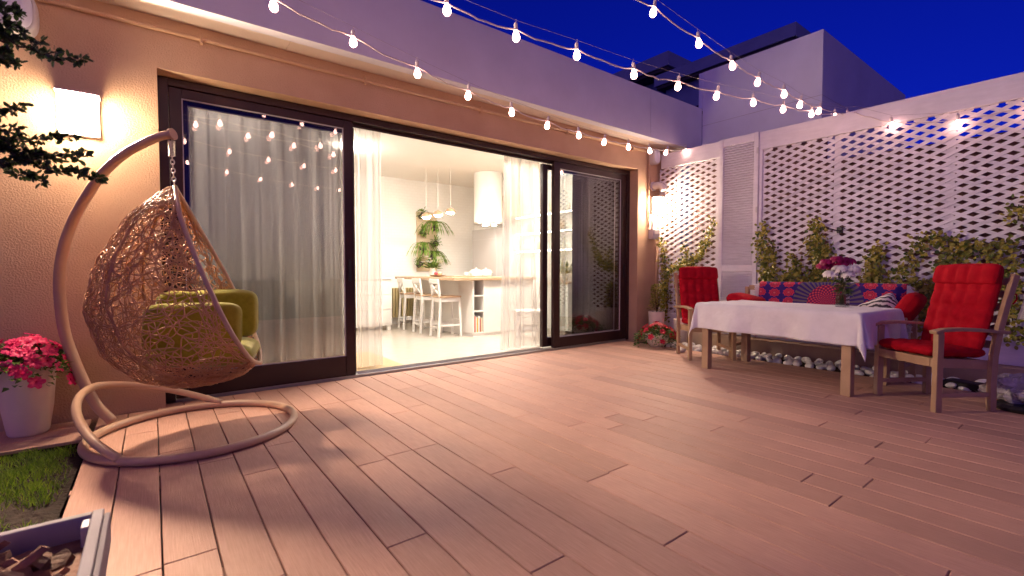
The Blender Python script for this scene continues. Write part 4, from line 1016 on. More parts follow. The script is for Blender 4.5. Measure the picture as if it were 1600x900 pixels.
def plant_flowers(name, label, loc, bl, rad, hgtt, nflow, nleaf, mp, lm, seed, droop=.1, fs=1, cat='plant'):
    r = random.Random(seed); t = thing(name, label, cat, loc)
    mb = MB()
    for k in range(nleaf):
        a = r.uniform(0, 6.283); q = math.sqrt(r.random()); el = r.uniform(-.25, 1)
        p = Vector((rad * q * math.cos(a), rad * q * math.sin(a), hgtt * (1 - q * q) * r.uniform(.1, .95) - droop * q ** 3 * r.random()))
        d = Vector((math.cos(a) * q + r.gauss(0, .4), math.sin(a) * q + r.gauss(0, .4), r.uniform(-.3, .7)))
        mb.leaf(p, d, (r.gauss(0, .4), r.gauss(0, .4), 1), r.uniform(.035, .065), r.uniform(.022, .036), .2, .2)
    for k in range(26):
        a = r.uniform(0, 6.283); q = r.random(); mb.tube([(0.02 * math.cos(a), .02 * math.sin(a), -.03), (rad * q * math.cos(a) * .5, rad * q * math.sin(a) * .5, hgtt * .5), (rad * q * math.cos(a), rad * q * math.sin(a), hgtt * (1 - q * q) * .9)], .0025, 5)
    mb.build('foliage', lm, t)
    proto = None
    for k in range(nflow):
        a = r.uniform(0, 6.283); q = math.sqrt((k + .5) / nflow) * 1.02
        n = Vector((math.cos(a) * (q * 1.1 + .1), math.sin(a) * (q * 1.1 + .1), 1.05 - q * .75 + r.gauss(0, .2))).normalized()
        p = Vector((rad * q * math.cos(a), rad * q * math.sin(a), hgtt * (1 - q * q * .9) - droop * q ** 3 * r.random() + r.uniform(-.02, .015)))
        if proto is None: proto = o = blossom_mesh().build('blossom', mp, t, smooth=True)
        else: o = proto.copy(); COL.objects.link(o); o.parent = t
        o.location = p; o.rotation_euler = n.to_track_quat('Z', 'Y').to_euler(); sc = fs * r.uniform(.8, 1.15); o.scale = (sc, sc, sc)
    return t
M['petal'] = foliage('pink_petunia', [(.80, .02, .15), (.90, .06, .23)], .35, .5)
# petals of one blossom share an island, so vary per object instead
for key in ('petal', 'petal_red'):
    mm = M[key]; N = mm.node_tree.nodes; L = mm.node_tree.links
    oi = N.new('ShaderNodeObjectInfo'); rp = [n for n in N if n.type == 'VALTORGB'][0]; L.new(oi.outputs['Random'], rp.inputs[0])
plant_flowers('petunia_plant', 'mound of hot pink petunias growing in the tall white planter', (px_, py_ - .03, .47), None, .235, .18, 66, 560, M['petal'], M['leaf_green'], 4, .12, 1.30, 'flowers')

# ================================================================== FOREGROUND SHRUB
def shrub():
    r = random.Random(8)
    t = thing('shrub', 'dark leafy shrub whose thin branches reach in from the left', 'shrub', (-1.05, 1.75, -.03))
    tr = MB(); lv = MB()
    root = Vector((-1.05, 1.75, -.05))
    tr.tube(catmull([root, (-1.02, 1.8, .5), (-.95, 1.9, 1.1), (-.85, 2.0, 1.7), (-.7, 2.1, 2.15)], 6), [.03 - .02 * i / 24 for i in range(25)], 8)
    def twig(a, b, n, dens, rad=.004):
        a, b = Vector(a), Vector(b)
        ps = [a.lerp(b, k / n) + Vector((r.gauss(0, .008), r.gauss(0, .008), r.gauss(0, .008) - .02 * math.sin(math.pi * k / n))) for k in range(n + 1)]
        tr.tube(ps, [rad * (1 - .75 * k / n) for k in range(n + 1)], 5)
        ax = (b - a).normalized()
        for k in range(n):
            for _ in range(int(dens * 1.7)):
                p = ps[k].lerp(ps[k + 1], r.random()); d = (ax * r.uniform(.1, .9) + Vector((r.gauss(0, .7), r.gauss(0, .7), r.gauss(.1, .7)))).normalized()
                lv.leaf6(p + d * .004, d, (r.gauss(0, 1), r.gauss(0, 1), r.gauss(0, 1)), r.uniform(.014, .027), r.uniform(.009, .015), .15)
        return ps
    D = 1.5
    A = lambda u, v, d=D: ond(u, v, d)
    specs = [  # main sprays: start, end (both real positions in the air about 1.5 m off)
        (A(-60, 20), A(60, 68), 9, 9), (A(-20, 50), A(134, 90, 1.45), 12, 8), (A(-70, 60), A(30, 95), 7, 10), (A(-60, -30), A(30, 20), 7, 10), (A(-60, 120), A(25, 60), 7, 8), (A(-50, 0), A(28, 45), 7, 12), (A(-40, 70), A(20, 10), 7, 10), (A(-60, 90), A(15, 75), 6, 12),
        (A(-70, 190), A(60, 240), 9, 10), (A(-40, 215), A(160, 278, 1.45), 15, 9), (A(-50, 225), A(70, 280), 10, 8), (A(-60, 170), A(45, 165), 8, 6), (A(-30, 205), A(120, 215), 11, 7), (A(-50, 240), A(95, 245), 11, 9), (A(0, 225), A(135, 240), 11, 7), (A(-40, 175), A(30, 205), 6, 8), (A(-60, 150), A(15, 175), 6, 7)]
    for a, b, n, de in specs:
        twig(a, b, n, de)
        a = Vector(a); m = Vector((-.86, 2.0, a.z - .12)); tr.tube(catmull([m, a.lerp(m, .5) + Vector((0, 0, .02)), a], 4), .005, 6)
    tr.build('trunk', M['bark'], t, world=True, smooth=True); lv.build('foliage', M['leaf_dark'], t, world=True)
shrub()

# ================================================================== FOREGROUND PLANTER BOX
bx = thing('planter_box', 'white rectangular planter box filled with bark at the bottom left corner', 'planter', (-.5, 1.35, 0))
bx1, by1, bz = -.128, 1.82, .40
mb = MB(); w = .026
mb.box((bx1 - w, .7, .0), (bx1, by1, bz)); mb.box((-1.1, by1 - w, .0), (bx1 - w - .001, by1 - .001, bz - .001)); mb.box((-1.1 - w, .7, 0), (-1.1 - .001, by1 - .001, bz - .001)); mb.box((-1.1, .7, 0), (bx1 - w - .001, .7 + w, bz - .001))
mb.build('side_walls', mat('white_gloss_plastic', (.36, .33, .35), .75, (.42, .39, .41), 5, spec=.15), bx, world=True, bevel=.004)
mb = MB(); mb.box((bx1 - w - .02, by1 - w - .06, .05), (bx1 - w - .001, by1 - w - .001, bz - .01)); mb.build('corner_post', M['greyplastic'], bx, world=True, bevel=.004)
mb = MB(); mb.box((bx1 + .001, .72, .30), (bx1 + .014, by1 - .01, bz - .012)); mb.build('outer_rim', mat('matt_grey_rim', (.30, .27, .30), .8, spec=.1), bx, world=True, bevel=.003)
mb = MB(); br = random.Random(6)
mb.box((-1.09, .73, .1), (bx1 - w - .003, by1 - w - .003, .335))
for k in range(560):
    p_ = (br.uniform(-.95, bx1 - .07),)
    p = Vector((p_[0], br.uniform(.85, by1 - .08), .345 + br.uniform(-.01, .045) + .02 * math.sin(p_[0] * 9)))
    Mx = Matrix.Translation(p) @ Matrix.Rotation(br.uniform(0, 6.28), 4, 'Z') @ Matrix.Rotation(br.gauss(0, .5), 4, 'X') @ Matrix.Rotation(br.gauss(0, .4), 4, 'Y')
    l, wd, th = br.uniform(.03, .085), br.uniform(.018, .042), br.uniform(.005, .012)
    ring = []
    for q in range(7):
        a = 2 * math.pi * q / 7; ring.append((l * math.cos(a) * br.uniform(.7, 1.1), wd * math.sin(a) * br.uniform(.7, 1.1)))
    vs = [Mx @ Vector((x, y, -th)) for x, y in ring] + [Mx @ Vector((x * .9, y * .9, th + .006 * math.sin(x * 60))) for x, y in ring]
    mb.add(vs, [tuple(range(7))[::-1], tuple(range(7, 14))] + [(q, (q + 1) % 7, 7 + (q + 1) % 7, 7 + q) for q in range(7)])
tag(mb.build('bark_mulch', mat('bark_chips', (.11, .05, .034), .8, (.34, .17, .115), 14, island=.5, bump=.4, bscale=60), loc=(-.5, 1.35, .25)), 'loose brown bark chips filling the white planter box', 'bark chips', kind='stuff')

# ================================================================== TABLE GROUP
TA = R(-5); TC = (5.30, 2.12)
tb = thing('dining_table', 'rectangular teak garden table under the white cloth', 'table', (*TC, 0), TA)
for sx in (-1, 1):
    for sy in (-1, 1):
        mb = MB(); mb.box((sx * .385 - .04, sy * .70 - .04, 0), (sx * .385 + .04, sy * .70 + .04, .70)); mb.build('leg', M['teak'], tb, bevel=.006)
mb = MB(); mb.box((-.425, -.79, .701), (.425, .79, .735)); mb.build('tabletop', M['teak'], tb, bevel=.005)
mb = MB(); mb.box((-.40, -.66, .60), (-.37, .66, .70)); mb.box((.37, -.66, .60), (.40, .66, .70)); mb.box((-.345, -.715, .60), (.345, -.685, .70)); mb.box((-.345, .685, .60), (.345, .715, .70)); mb.build('apron', M['teak'], tb, bevel=.003)
def tablecloth():
    hx, hy, zt = .43, .80, .7425; dx, dy = .285, .30
    nx, ny = 80, 120; r = random.Random(4)
    def g(i, n, h, d):
        return -(h + d) + 2 * (h + d) * i / n
    P = []
    for i in range(nx + 1):
        row = []; a = g(i, nx, hx, dx)
        for j in range(ny + 1):
            b = g(j, ny, hy, dy)
            ex, ey = max(0, abs(a) - hx), max(0, abs(b) - hy); sx, sy = math.copysign(1, a), math.copysign(1, b)
            x = max(-hx, min(hx, a)); y = max(-hy, min(hy, b)); z = zt
            rr = math.hypot(ex, ey)
            if rr > 0:
                ph = math.atan2(ey, ex); cor = math.sin(2 * ph) ** 1 if ex > 0 and ey > 0 else 0
                rad = .022
                bendr = min(rr, rad * 1.5)
                out = .016 * (1 - math.exp(-rr / .015)) + rr * (.05 + .14 * cor)
                if not (ex > 0 and ey > 0):
                    e = b if ex > 0 else a
                    out += rr * (.11 * math.sin(e * 7 + (1 if ex > 0 else 2) * sx) + .06 * math.sin(e * 17 + 2))
                x += sx * math.cos(ph) * out; y += sy * math.sin(ph) * out
                z -= math.sqrt(max(0, rr * rr - (rr * (.05 + .14 * cor)) ** 2)) * (1 if rr > .02 else .8)
            else:
                z += .0015 * math.sin(a * 9) * math.sin(b * 6)
            z += .002 * math.sin(a * 31 + b * 17)
            row.append((x, y, z))
        P.append(row)
    o = MB().grid(P).build('tablecloth', M['cloth'], smooth=True)
    o.location = (*TC, 0); o.rotation_euler = (0, 0, TA)
    s = o.modifiers.new('thick', 'SOLIDIFY'); s.thickness = .003
    return tag(o, 'white linen cloth with hanging corners spread over the garden table', 'tablecloth')
tablecloth()

def armchair():
    t = thing('garden_armchair', 'teak reclining armchair with tufted red cushions at the right end of the table', 'armchair', (0, 0, 0), 0, 'teak armchairs with red cushions')
    # +x is the front
    for sy in (-1, 1):
        mb = MB(); mb.bar((.24, sy * .265, 0), (.235, sy * .265, .625), .042, .055, (1, 0, 0)); mb.build('leg', M['teak'], t, bevel=.005)
        mb = MB()
        pts = [(-.23, 0), (-.225, .22), (-.235, .44), (-.275, .66), (-.335, .88), (-.395, 1.07)]
        for a, b in zip(pts[:-1], pts[1:]):
            mb.bar((a[0], sy * .265, a[1]), (b[0], sy * .265, b[1] + .004), .036, .052, (1, 0, 0))
        mb.build('leg', M['teak'], t, bevel=.003)
        mb = MB(); arc = [(.30, .628), (.22, .645), (.08, .65), (-.08, .643), (-.22, .63), (-.33, .622)]
        for a, b in zip(arc[:-1], arc[1:]): mb.bar((a[0], sy * .275, a[1]), (b[0], sy * .275, b[1]), .06, .026)
        mb.build('armrest', M['teak'], t, bevel=.006)
        mb = MB(); mb.bar((-.22, sy * .262, .13), (.23, sy * .262, .13), .022, .035); mb.build('stretcher', M['teak'], t, bevel=.003)
    mb = MB(); mb.bar((-.23, -.235, .36), (.26, -.235, .385), .025, .07); mb.bar((-.23, .235, .36), (.26, .235, .385), .025, .07); mb.bar((.25, -.222, .385), (.25, .222, .385), .028, .07); mb.bar((-.21, -.222, .36), (-.21, .222, .36), .028, .06)
    for k in range(6): mb.bar((-.15 + k * .075, -.222, .392 + k * .004), (-.15 + k * .075, .222, .392 + k * .004), .05, .014)
    mb.build('seat_frame', M['teak'], t, bevel=.003)
    mb = MB()
    for k in range(6):
        f = k / 5; x, z = -.245 - .14 * f, .52 + .5 * f; mb.bar((x, -.245, z), (x, .245, z), .016, .06, (-.38, 0, .92))
    mb.build('backrest', M['teak'], t, bevel=.003)
    pillow('seat_cushion', None, None, .52, .50, .105, Matrix.Translation((.035, 0, .463)) @ Matrix.Rotation(R(-3), 4, 'Y'), M['red'], 4, 4, .4, parent=t, n=20, power=.2)
    pillow('back_cushion', None, None, .76, .50, .115, Matrix.Translation((-.232, 0, .80)) @ Matrix.Rotation(R(-105), 4, 'Y'), M['red'], 6, 5, .48, parent=t, n=20, power=.2)
    pillow('head_cushion', None, None, .17, .51, .085, Matrix.Translation((-.262, 0, 1.075)) @ Matrix.Rotation(R(-105), 4, 'Y'), M['red'], 1, 5, .42, parent=t, n=18, power=.25)
    for sy in (-1, 1):
        mb = MB(); mb.tube([(-.36, sy * .24, .93), (-.40, sy * .275, .92), (-.41, sy * .27, .88), (-.40, sy * .25, .84)], .006, 6); mb.build('tie', M['red'], t)
    return t
ac = armchair(); ac.location = (5.18, .95, 0); ac.rotation_euler = (0, 0, R(147))
dup(ac, None, 'teak armchair with tufted red cushions at the far left end of the table', (5.62, 3.25, 0), R(-130))

# bench with throw
bn = thing('garden_bench', 'teak garden bench with red seat cushion behind the table', 'bench', (6.05, 2.16, 0), R(180))
BL = .86
for sx in (-1, 1):
    for sy in (-1, 1):
        mb = MB(); mb.bar((sx * .20, sy * BL, 0), (sx * .20, sy * BL, .62 if sx > 0 else .90), .045, .05, (1, 0, 0)); mb.build('leg', M['teak'], bn, bevel=.004)
for sy in (-1, 1):
    mb = MB(); mb.bar((-.22, sy * BL, .634), (.26, sy * BL, .634), .06, .026); mb.build('armrest', M['teak'], bn, bevel=.005)
    mb = MB(); mb.bar((-.17, sy * BL, .16), (.17, sy * BL, .16), .022, .035); mb.build('stretcher', M['teak'], bn)
mb = MB()
for k in range(5): mb.box((-.16 + k * .08, -BL + .026, .40), (-.10 + k * .08, BL - .026, .42))
mb.box((.16, -BL + .027, .33), (.19, BL - .027, .398)); mb.build('seat', M['teak'], bn, bevel=.003)
mb = MB(); mb.box((-.215, -BL + .026, .86), (-.185, BL - .026, .92)); mb.box((-.215, -BL + .026, .50), (-.185, BL - .026, .55)); mb.build('backrest', M['teak'], bn, bevel=.003)
pillow('seat_cushion', None, None, .42, 1.62, .09, Matrix.Translation((.02, 0, .468)), M['red'], 3, 10, .2, parent=bn, n=18, power=.22)
def throw():
    y0, y1 = 1.36, 2.85; n, m = 60, 26; P = []; uvs = []
    for i in range(n + 1):
        s = i / n; y = y0 + (y1 - y0) * s; row = []
        for j in range(m + 1):
            q = j / m * .80      # run of cloth: front .48, top, back
            dz = .012 * math.sin(s * 9) + .006 * math.sin(s * 23)
            if q < .48: x, z = 6.215 - .015 * math.sin(s * 14) * (1 - q / .48) - .05 * (1 - q / .48), .475 + q
            elif q < .54: a = (q - .48) / .06 * math.pi; x, z = 6.249 - .034 * math.cos(a), .955 + .02 * math.sin(a)
            else: x, z = 6.284 + .01 * math.sin(s * 12), .955 - (q - .54)
            if q < .5: z -= dz * (1 - q)
            row.append((x, y, z)); uvs.append((y - (y0 + y1) / 2 + .02, q - .26))
        P.append(row)
    o = MB().grid(P).build('throw_blanket', M['throw'], smooth=True, loc=(6.22, 2.1, .5))
    uvl = o.data.uv_layers.new(name='UVMap')
    for lp in o.data.loops: uvl.data[lp.index].uv = uvs[lp.vertex_index]
    o.modifiers.new('thick', 'SOLIDIFY').thickness = .004
    tag(o, 'blue and red mandala throw draped over the back of the bench', 'throw blanket')
    mb = MB(); r = random.Random(3)
    for e, ys in ((y1, 1), (y0, -1)):
        for k in range(60):
            f = k / 60; z = .50 + f * .46; x = 6.20 - .045 * (1 - f) + .01
            mb.tube([(x, e + .001 * ys, z), (x + r.gauss(0, .006), e + ys * .03, z - .008), (x + r.gauss(0, .01), e + ys * r.uniform(.045, .065), z - .03)], .0035, 4)
    mb.build('fringe', M['cloth'], o, world=True)
throw()
pillow('bolster', 'plump red cushion on the left end of the bench beside the throw', 'cushion', .34, .40, .16, Matrix.Translation((5.98, 2.90, .725)) @ Matrix.Rotation(R(12), 4, 'X'), M['red'], power=.35, group='red cushions on the bench ends')
pillow('bolster', 'plump red cushion on the right end of the bench beside the armchair', 'cushion', .30, .36, .17, Matrix.Translation((5.98, 1.30, .72)) @ Matrix.Rotation(R(-60), 4, 'X'), M['red'], power=.35, group='red cushions on the bench ends')
zeb = mat('black_white_stripe', (.7, .66, .64), .9)
N = zeb.node_tree.nodes; L = zeb.node_tree.links; wv = N.new('ShaderNodeTexWave'); wv.inputs['Scale'].default_value = 14; wv.inputs['Distortion'].default_value = 5
rp = N.new('ShaderNodeValToRGB'); rp.color_ramp.interpolation = 'CONSTANT'; rp.color_ramp.elements[1].position = .45; rp.color_ramp.elements[0].color = (.06, .05, .06, 1); rp.color_ramp.elements[1].color = (.72, .66, .64, 1)
tc = N.new('ShaderNodeTexCoord'); L.new(tc.outputs['Object'], wv.inputs[0]); L.new(wv.outputs[1], rp.inputs[0]); L.new(rp.outputs[0], N['Principled BSDF'].inputs['Base Color'])
pillow('striped_cushion', 'black and white striped cushion leaning at the right end of the bench', 'cushion', .36, .36, .13, Matrix.Translation((6.08, 1.53, .66)) @ Matrix.Rotation(R(-72), 4, 'Y') @ Matrix.Rotation(R(30), 4, 'Z'), zeb, power=.4, pinch=.06)

# vase and peonies
vp = onz(1316, 478, .745); vp = Vector((5.47, 1.70, .7455))
t = thing('glass_vase', 'square clear glass vase on the white tablecloth', 'vase', tuple(vp))
mb = MB(); a = .048; hv = .25
for x0, y0, x1, y1 in ((-a, -a, a, -a + .005), (-a, a - .005, a, a), (-a, -a + .005, -a + .005, a - .005), (a - .005, -a + .005, a, a - .005)): mb.box((x0, y0, 0), (x1, y1, hv))
mb.box((-a + .005, -a + .005, 0), (a - .005, a - .005, .018)); mb.build('glass_body', M['vase_glass'], t)
mb = MB(); mb.box((-a + .006, -a + .006, .019), (a - .006, a - .006, .12)); mb.build('water', glass('water', (.72, .76, .66), 1, .03), t)
fl = thing('flower_bouquet', 'bouquet of white and magenta peonies in the square glass vase', 'flowers', (vp.x, vp.y, vp.z + .02))
fr_ = random.Random(12)
mb = MB()
for k in range(14):
    a = fr_.uniform(0, 6.28); q = fr_.uniform(.01, .035); mb.tube([(q * math.cos(a), q * math.sin(a), .0), (-.6 * q * math.cos(a), -.6 * q * math.sin(a), .2), (-3 * q * math.cos(a), -3 * q * math.sin(a), .33)], .0035, 5)
mb.build('stem', mat('stem_green', (.06, .10, .03), .5), fl, smooth=True)
mb = MB()
for k in range(70):
    a = fr_.uniform(0, 6.28); d = Vector((math.cos(a), math.sin(a), fr_.uniform(-.3, .9))); mb.leaf(Vector((0, 0, fr_.uniform(.1, .32))) + Vector((d.x, d.y, 0)) * .02, d, (0, 0, 1), fr_.uniform(.06, .12), .03, .15, .3)
mb.build('foliage', M['leaf_green'], fl)
def peony(c, r, m):
    mb = MB()
    for layer, (n, tilt, sc) in enumerate(((5, .25, .55), (7, .6, .75), (9, 1.0, .95), (10, 1.45, 1.05), (9, 1.85, 1.0))):
        for k in range(n):
            a = 2 * math.pi * (k + .37 * layer) / n + fr_.gauss(0, .12); ti = tilt + fr_.gauss(0, .1)
            # cupped petal patch on a sphere
            P = []
            for i in range(5):
                row = []
                for j in range(5):
                    s, q = (i / 4 - .5), j / 4
                    th = ti * (.25 + .75 * q); aa = a + s * (1.5 / (1 + layer * .25)) * (.4 + .6 * math.sin(math.pi * min(1, q * .8 + .12)))
                    R0 = r * sc * (.8 + .2 * q + .05 * math.sin(9 * s + k))
                    row.append((c[0] + R0 * math.sin(th) * math.cos(aa), c[1] + R0 * math.sin(th) * math.sin(aa), c[2] + R0 * math.cos(th) * .9 + .01 * q * math.sin(7 * s)))
                P.append(row)
            mb.grid(P)
    mb.build('flower', m, fl, smooth=True)
rt_, up_ = Vector((_R[0], _R[1], 0)), Vector((0, 0, 1)); fw_ = Vector((_F[0], _F[1], 0)).normalized()
for a, b, c, r_, m in ((-.165, .36, -.02, .062, 'w'), (-.09, .415, -.06, .065, 'w'), (.03, .415, -.08, .064, 'w'), (.115, .40, .0, .062, 'w'), (-.02, .35, -.09, .058, 'w'), (.07, .34, .03, .055, 'w'),
                   (-.17, .49, .03, .062, 'm'), (-.10, .52, -.02, .06, 'm'), (-.05, .46, -.03, .055, 'm'), (.02, .515, .03, .058, 'm'), (.085, .50, .02, .055, 'm'), (-.20, .45, .06, .05, 'm'), (-.12, .44, .08, .055, 'm')):
    peony(rt_ * a * .85 + fw_ * c + up_ * (b * .88 - .02), r_ * 1.05, M['flower_white' if m == 'w' else 'flower_mag'])

# ================================================================== PLANTS BY THE FENCE
def climber(label, paths, spread, dens, seed, size=.045, x0=FX - .045):
    r = random.Random(seed)
    base = paths[0][0]
    b = onx(*base, x0)
    t = thing('ivy_climber', label, 'ivy', (x0, b[1], .19), 0, 'ivy climbing the lattice fence')
    st, lv = MB(), MB()
    for path in paths:
        P3 = [Vector(onx(u, v, x0)) for u, v in path]; P3 = [Vector(p) for p in catmull(P3, 6)] if len(P3) > 2 else P3
        st.tube([p + Vector((.02 + r.gauss(0, .006), r.gauss(0, .01), r.gauss(0, .01))) for p in P3], .005, 5)
        for a, c in zip(P3[:-1], P3[1:]):
            n = max(2, int((c - a).length * dens))
            for _ in range(n):
                p = a.lerp(c, r.random()) + Vector((-abs(r.gauss(0, .035)), r.gauss(0, spread), r.gauss(0, spread)))
                d = Vector((-abs(r.gauss(0, .5)), r.gauss(0, .7), r.gauss(-.3, .6)))
                lv.leaf6(p, d, (-1, r.gauss(0, .5), r.gauss(.3, .5)), size * r.uniform(.55, 1.35), size * r.uniform(.5, .95), .12)
    st.build('stem', M['bark'], t, world=True); lv.build('foliage', M['ivy'], t, world=True)
climber('ivy on the corner lattice panel with a branch sweeping up to the shutter', [[(1042, 500), (1040, 440), (1036, 375)], [(1040, 470), (1046, 425), (1062, 415), (1085, 408), (1103, 385), (1116, 345)], [(1052, 420), (1060, 418), (1085, 412), (1108, 375)], [(1072, 418), (1070, 385)], [(1068, 500), (1064, 440)]], .035, 240, 31, .042)
climber('ivy clump beside the right edge of the louvred shutter', [[(1198, 452), (1196, 410), (1190, 380), (1196, 350)], [(1196, 440), (1210, 420), (1205, 380)], [(1200, 450), (1225, 432), (1245, 428)], [(1215, 445), (1240, 440)]], .045, 330, 32)
climber('tall ivy column on the lattice behind the peonies', [[(1272, 452), (1284, 420), (1282, 385), (1276, 345)], [(1284, 440), (1276, 400), (1270, 375)], [(1290, 445), (1292, 410), (1288, 380)], [(1270, 440), (1250, 425), (1240, 400)], [(1262, 448), (1240, 440)]], .05, 400, 33)
climber('narrow ivy column on the lattice just right of the peonies', [[(1352, 455), (1362, 420), (1368, 392)], [(1370, 440), (1368, 410), (1376, 384)], [(1356, 440), (1385, 435)]], .045, 330, 34)
climber('wide ivy arch on the lattice above the right armchair', [[(1400, 452), (1412, 425), (1430, 395), (1450, 370), (1480, 378)], [(1480, 440), (1478, 400), (1490, 378), (1520, 392)], [(1500, 410), (1515, 385), (1545, 388), (1590, 382)], [(1430, 445), (1440, 480), (1446, 520)], [(1420, 440), (1450, 450), (1480, 430)], [(1545, 395), (1560, 410), (1595, 405)], [(1570, 430), (1578, 480), (1582, 530)], [(1560, 420), (1590, 450)], [(1430, 500), (1450, 470), (1440, 440)], [(1590, 345), (1593, 320)]], .05, 330, 35)

# dark bracket on the lattice
t = thing('wall_hook', 'small black iron bracket on the lattice behind the peonies', 'bracket', tuple(onx(1310, 360, FX - .02)))
c = onx(1312, 360, FX - .016); mb = MB(); mb.box((FX - .022, c[1] - .03, c[2] - .03), (FX - .009, c[1] + .03, c[2] + .04)); mb.build('plate', M['black'], t, world=True)
mb = MB(); mb.tube(catmull([(FX - .03, c[1] - .06, c[2] + .02), (FX - .06, c[1], c[2] - .01), (FX - .05, c[1] + .08, c[2] + .02), (FX - .03, c[1] + .2, c[2] + .02)], 5), .007, 6); mb.build('arm', M['black'], t, world=True)

# white pots near the corner
def corner_pot(label, loc, r0, h, name='white_pot'):
    t = thing(name, label, 'pot', loc); mb = MB(); mb.lathe([(r0 * .75, 0), (r0 * .8, .02), (r0, h), (r0, h + .01), (r0 * .88, h + .01), (r0 * .85, h - .04), (0, h - .04)], n=32); mb.build('pot', M['planter'], t, smooth=True)
    mb = MB(); mb.lathe([(r0 * .85, h - .035), (0, h - .03)], n=20); mb.build('potting_soil', M['soil'], t)
    return t
pc1 = (6.24, 4.42, -.035); corner_pot('tall white pot in the corner holding the bushy green shrub', pc1, .125, .50)
t = thing('pot_shrub', 'bushy green shrub growing in the tall white corner pot', 'shrub', (pc1[0], pc1[1], .44))
lv = MB(); st = MB(); r = random.Random(17)
for k in range(10):
    a = r.uniform(0, 6.28); top = Vector((.06 * math.cos(a), .06 * math.sin(a), r.uniform(.25, .42))); st.tube([(0, 0, 0), top * .5 + Vector((.02, 0, 0)), top], .004, 5)
for k in range(520):
    a = r.uniform(0, 6.28); z = r.random() ** .8; q = (.125 * (1 - z * .55)) * math.sqrt(r.random())
    d = Vector((math.cos(a), math.sin(a), r.uniform(-.4, .8))); lv.leaf((q * math.cos(a), q * math.sin(a), .03 + z * .42), d, (r.gauss(0, .4), r.gauss(0, .4), 1), r.uniform(.03, .05), r.uniform(.02, .03))
st.build('stem', M['bark'], t); lv.build('foliage', M['ivy'], t)
corner_pot('plain white pot right of the tall corner pot, behind the red flowers', (6.38, 4.08, -.035), .11, .40)
bw = (5.86, 4.14, 0)
t = thing('flower_bowl', 'round white bowl overflowing with red petunias near the corner', 'pot', bw)
mb = MB(); mb.lathe([(.085, 0), (.10, .012), (.15, .07), (.17, .15), (.165, .18), (.15, .18), (.145, .14), (0, .14)], n=36); mb.build('bowl', M['planter'], t, smooth=True)
plant_flowers('petunia_plant', 'trailing red petunias spilling over the round white bowl', (bw[0], bw[1], .17), None, .31, .16, 34, 620, M['petal_red'], M['leaf_green'], 14, .20, 1.45, 'flowers')

# pebbles
pm = []; r = random.Random(44)
for k in range(5):
    mb = MB(); mb.blob((0, 0, 0), 1, 14, .16, (1, .78, .56), r); o = mb.build('pebble', M['pebble'], smooth=True); o.modifiers.new('s', 'SUBSURF').render_levels = 1; pm.append(o)
cnt = 0
y = -.2
spots = []
while y < 4.05:
    for c in range(4):
        spots.append((5.985 + c * .115 + r.uniform(-.03, .03), y + r.uniform(-.035, .035) + .05 * (c % 2)))
    y += .118
for i, (x, y) in enumerate(spots):
    if i < 5: o = pm[i]
    else: o = pm[r.randrange(5)].copy(); COL.objects.link(o)
    s = r.uniform(.040, .072); o.scale = (s, s, s * r.uniform(.85, 1.1)); o.location = (x, y, -.035 + .5 * s + r.uniform(.005, .03)); o.rotation_euler = (r.gauss(0, .25), r.gauss(0, .25), r.uniform(0, 6.28))
    tag(o, 'smooth white pebble lying in the strip along the foot of the lattice fence', 'pebble', 'white pebbles along the fence')
for i, (u, v) in enumerate(((1078, 541), (1088, 545), (1066, 548))):
    o = pm[i].copy(); COL.objects.link(o); p = onz(u, v, .02); o.location = (p[0], p[1], .035); s = .06; o.scale = (s, s, s)
    tag(o, ['left pebble of the three loose ones on the deck by the red flowers', 'middle pebble of the three loose ones, close to the red flowers', 'right pebble of the three loose ones on the deck by the red flowers'][(1, 2, 0)[i]], 'pebble', 'white pebbles by the flower bowl')

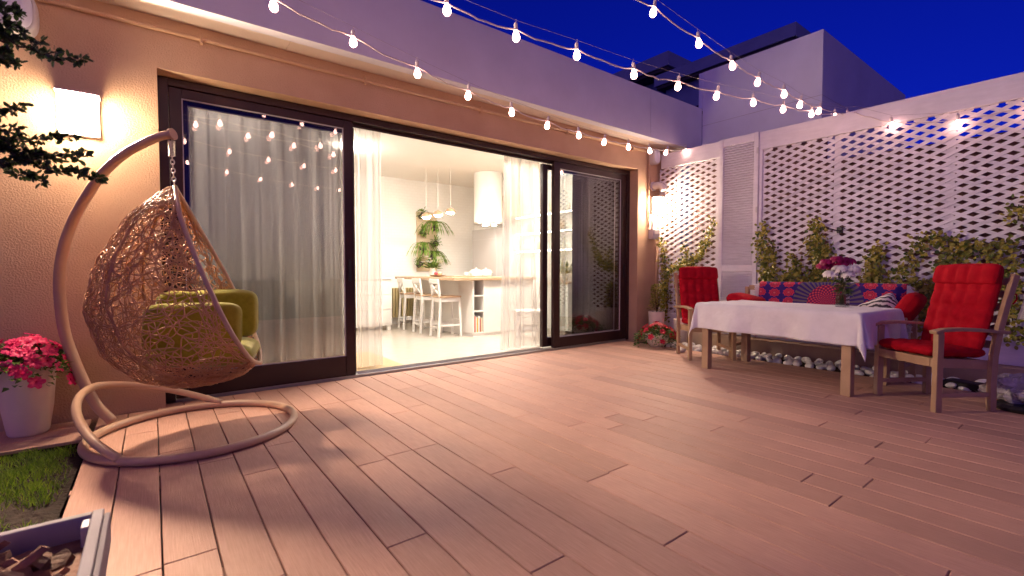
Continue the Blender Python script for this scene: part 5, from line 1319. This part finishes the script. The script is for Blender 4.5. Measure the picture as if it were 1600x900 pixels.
# right edge: black tray, wrapped bag, tied curtain
c = onz(1530, 606, .02); mb = MB(); mb.box((-.09, -.24, 0), (.09, .24, .055)); mb.box((-.075, -.225, .056), (.075, .225, .06)); o = mb.build('black_tray', M['black'], bevel=.008); o.location = (c[0], c[1], .001); o.rotation_euler = (0, 0, R(-12))
tag(o, 'flat black box lying on the deck behind the right armchair', 'box')
t = thing('wrapped_bag', 'crumpled clear plastic bag at the right edge of the deck', 'bag', (5.56, .42, 0))
mb = MB(); rb2 = random.Random(2); P = []
for i in range(17):
    row = []; th = math.pi * i / 16
    for k in range(33):
        a = 2 * math.pi * (k % 32) / 32; w = 1 + .10 * math.sin(5 * a + 3 * th) + .07 * math.sin(11 * a - 7 * th) + .05 * math.sin(17 * a + 13 * th)
        row.append((.19 * math.sin(th) * math.cos(a) * w, .26 * math.sin(th) * math.sin(a) * w, .14 + .12 * math.cos(th) * w))
    P.append(row)
mb.grid(P); mb.build('plastic_film', mat('clear_crumpled_plastic', (.34, .30, .34), .12, (.46, .42, .46), 18, bump=1, bscale=26, dist=.03, spec=1), t)
mb = MB(); mb.lathe([(.16, .001), (.18, .03), (.15, .05), (0, .05)], (-.12, .03, 0), 24); mb.build('base_tray', M['black'], t)
ct = thing('tied_curtain', 'white muslin curtain tied back at the right end of the lattice', 'curtain', (FX - .15, .50, .55))
P = []
for j in range(41):
    f = j / 40; z = 2.05 - 1.40 * f; wd = .05 + .10 * abs(f - .55) + (.05 if f > .55 else 0) * (f - .55) * 4; row = []
    for k in range(41):
        a = k / 40; row.append((FX - .16 + .030 * math.sin(a * 26 + f * 2) * (.4 + abs(f - .55)), .44 + (a - .5) * 2 * wd + .03 * math.sin(f * 5), z))
    P.append(row)
MB().grid(P).build('fabric', M['curt_w'], ct, world=True, smooth=True)
mb = MB(); mb.tube([(FX - .16 + .045 * math.cos(a), .45 + .062 * math.sin(a), 1.285 + .004 * math.sin(3 * a)) for a in [2 * math.pi * k / 24 for k in range(24)]], .010, 6, closed=True); mb.build('tie_band', M['red'], ct, world=True, smooth=True)
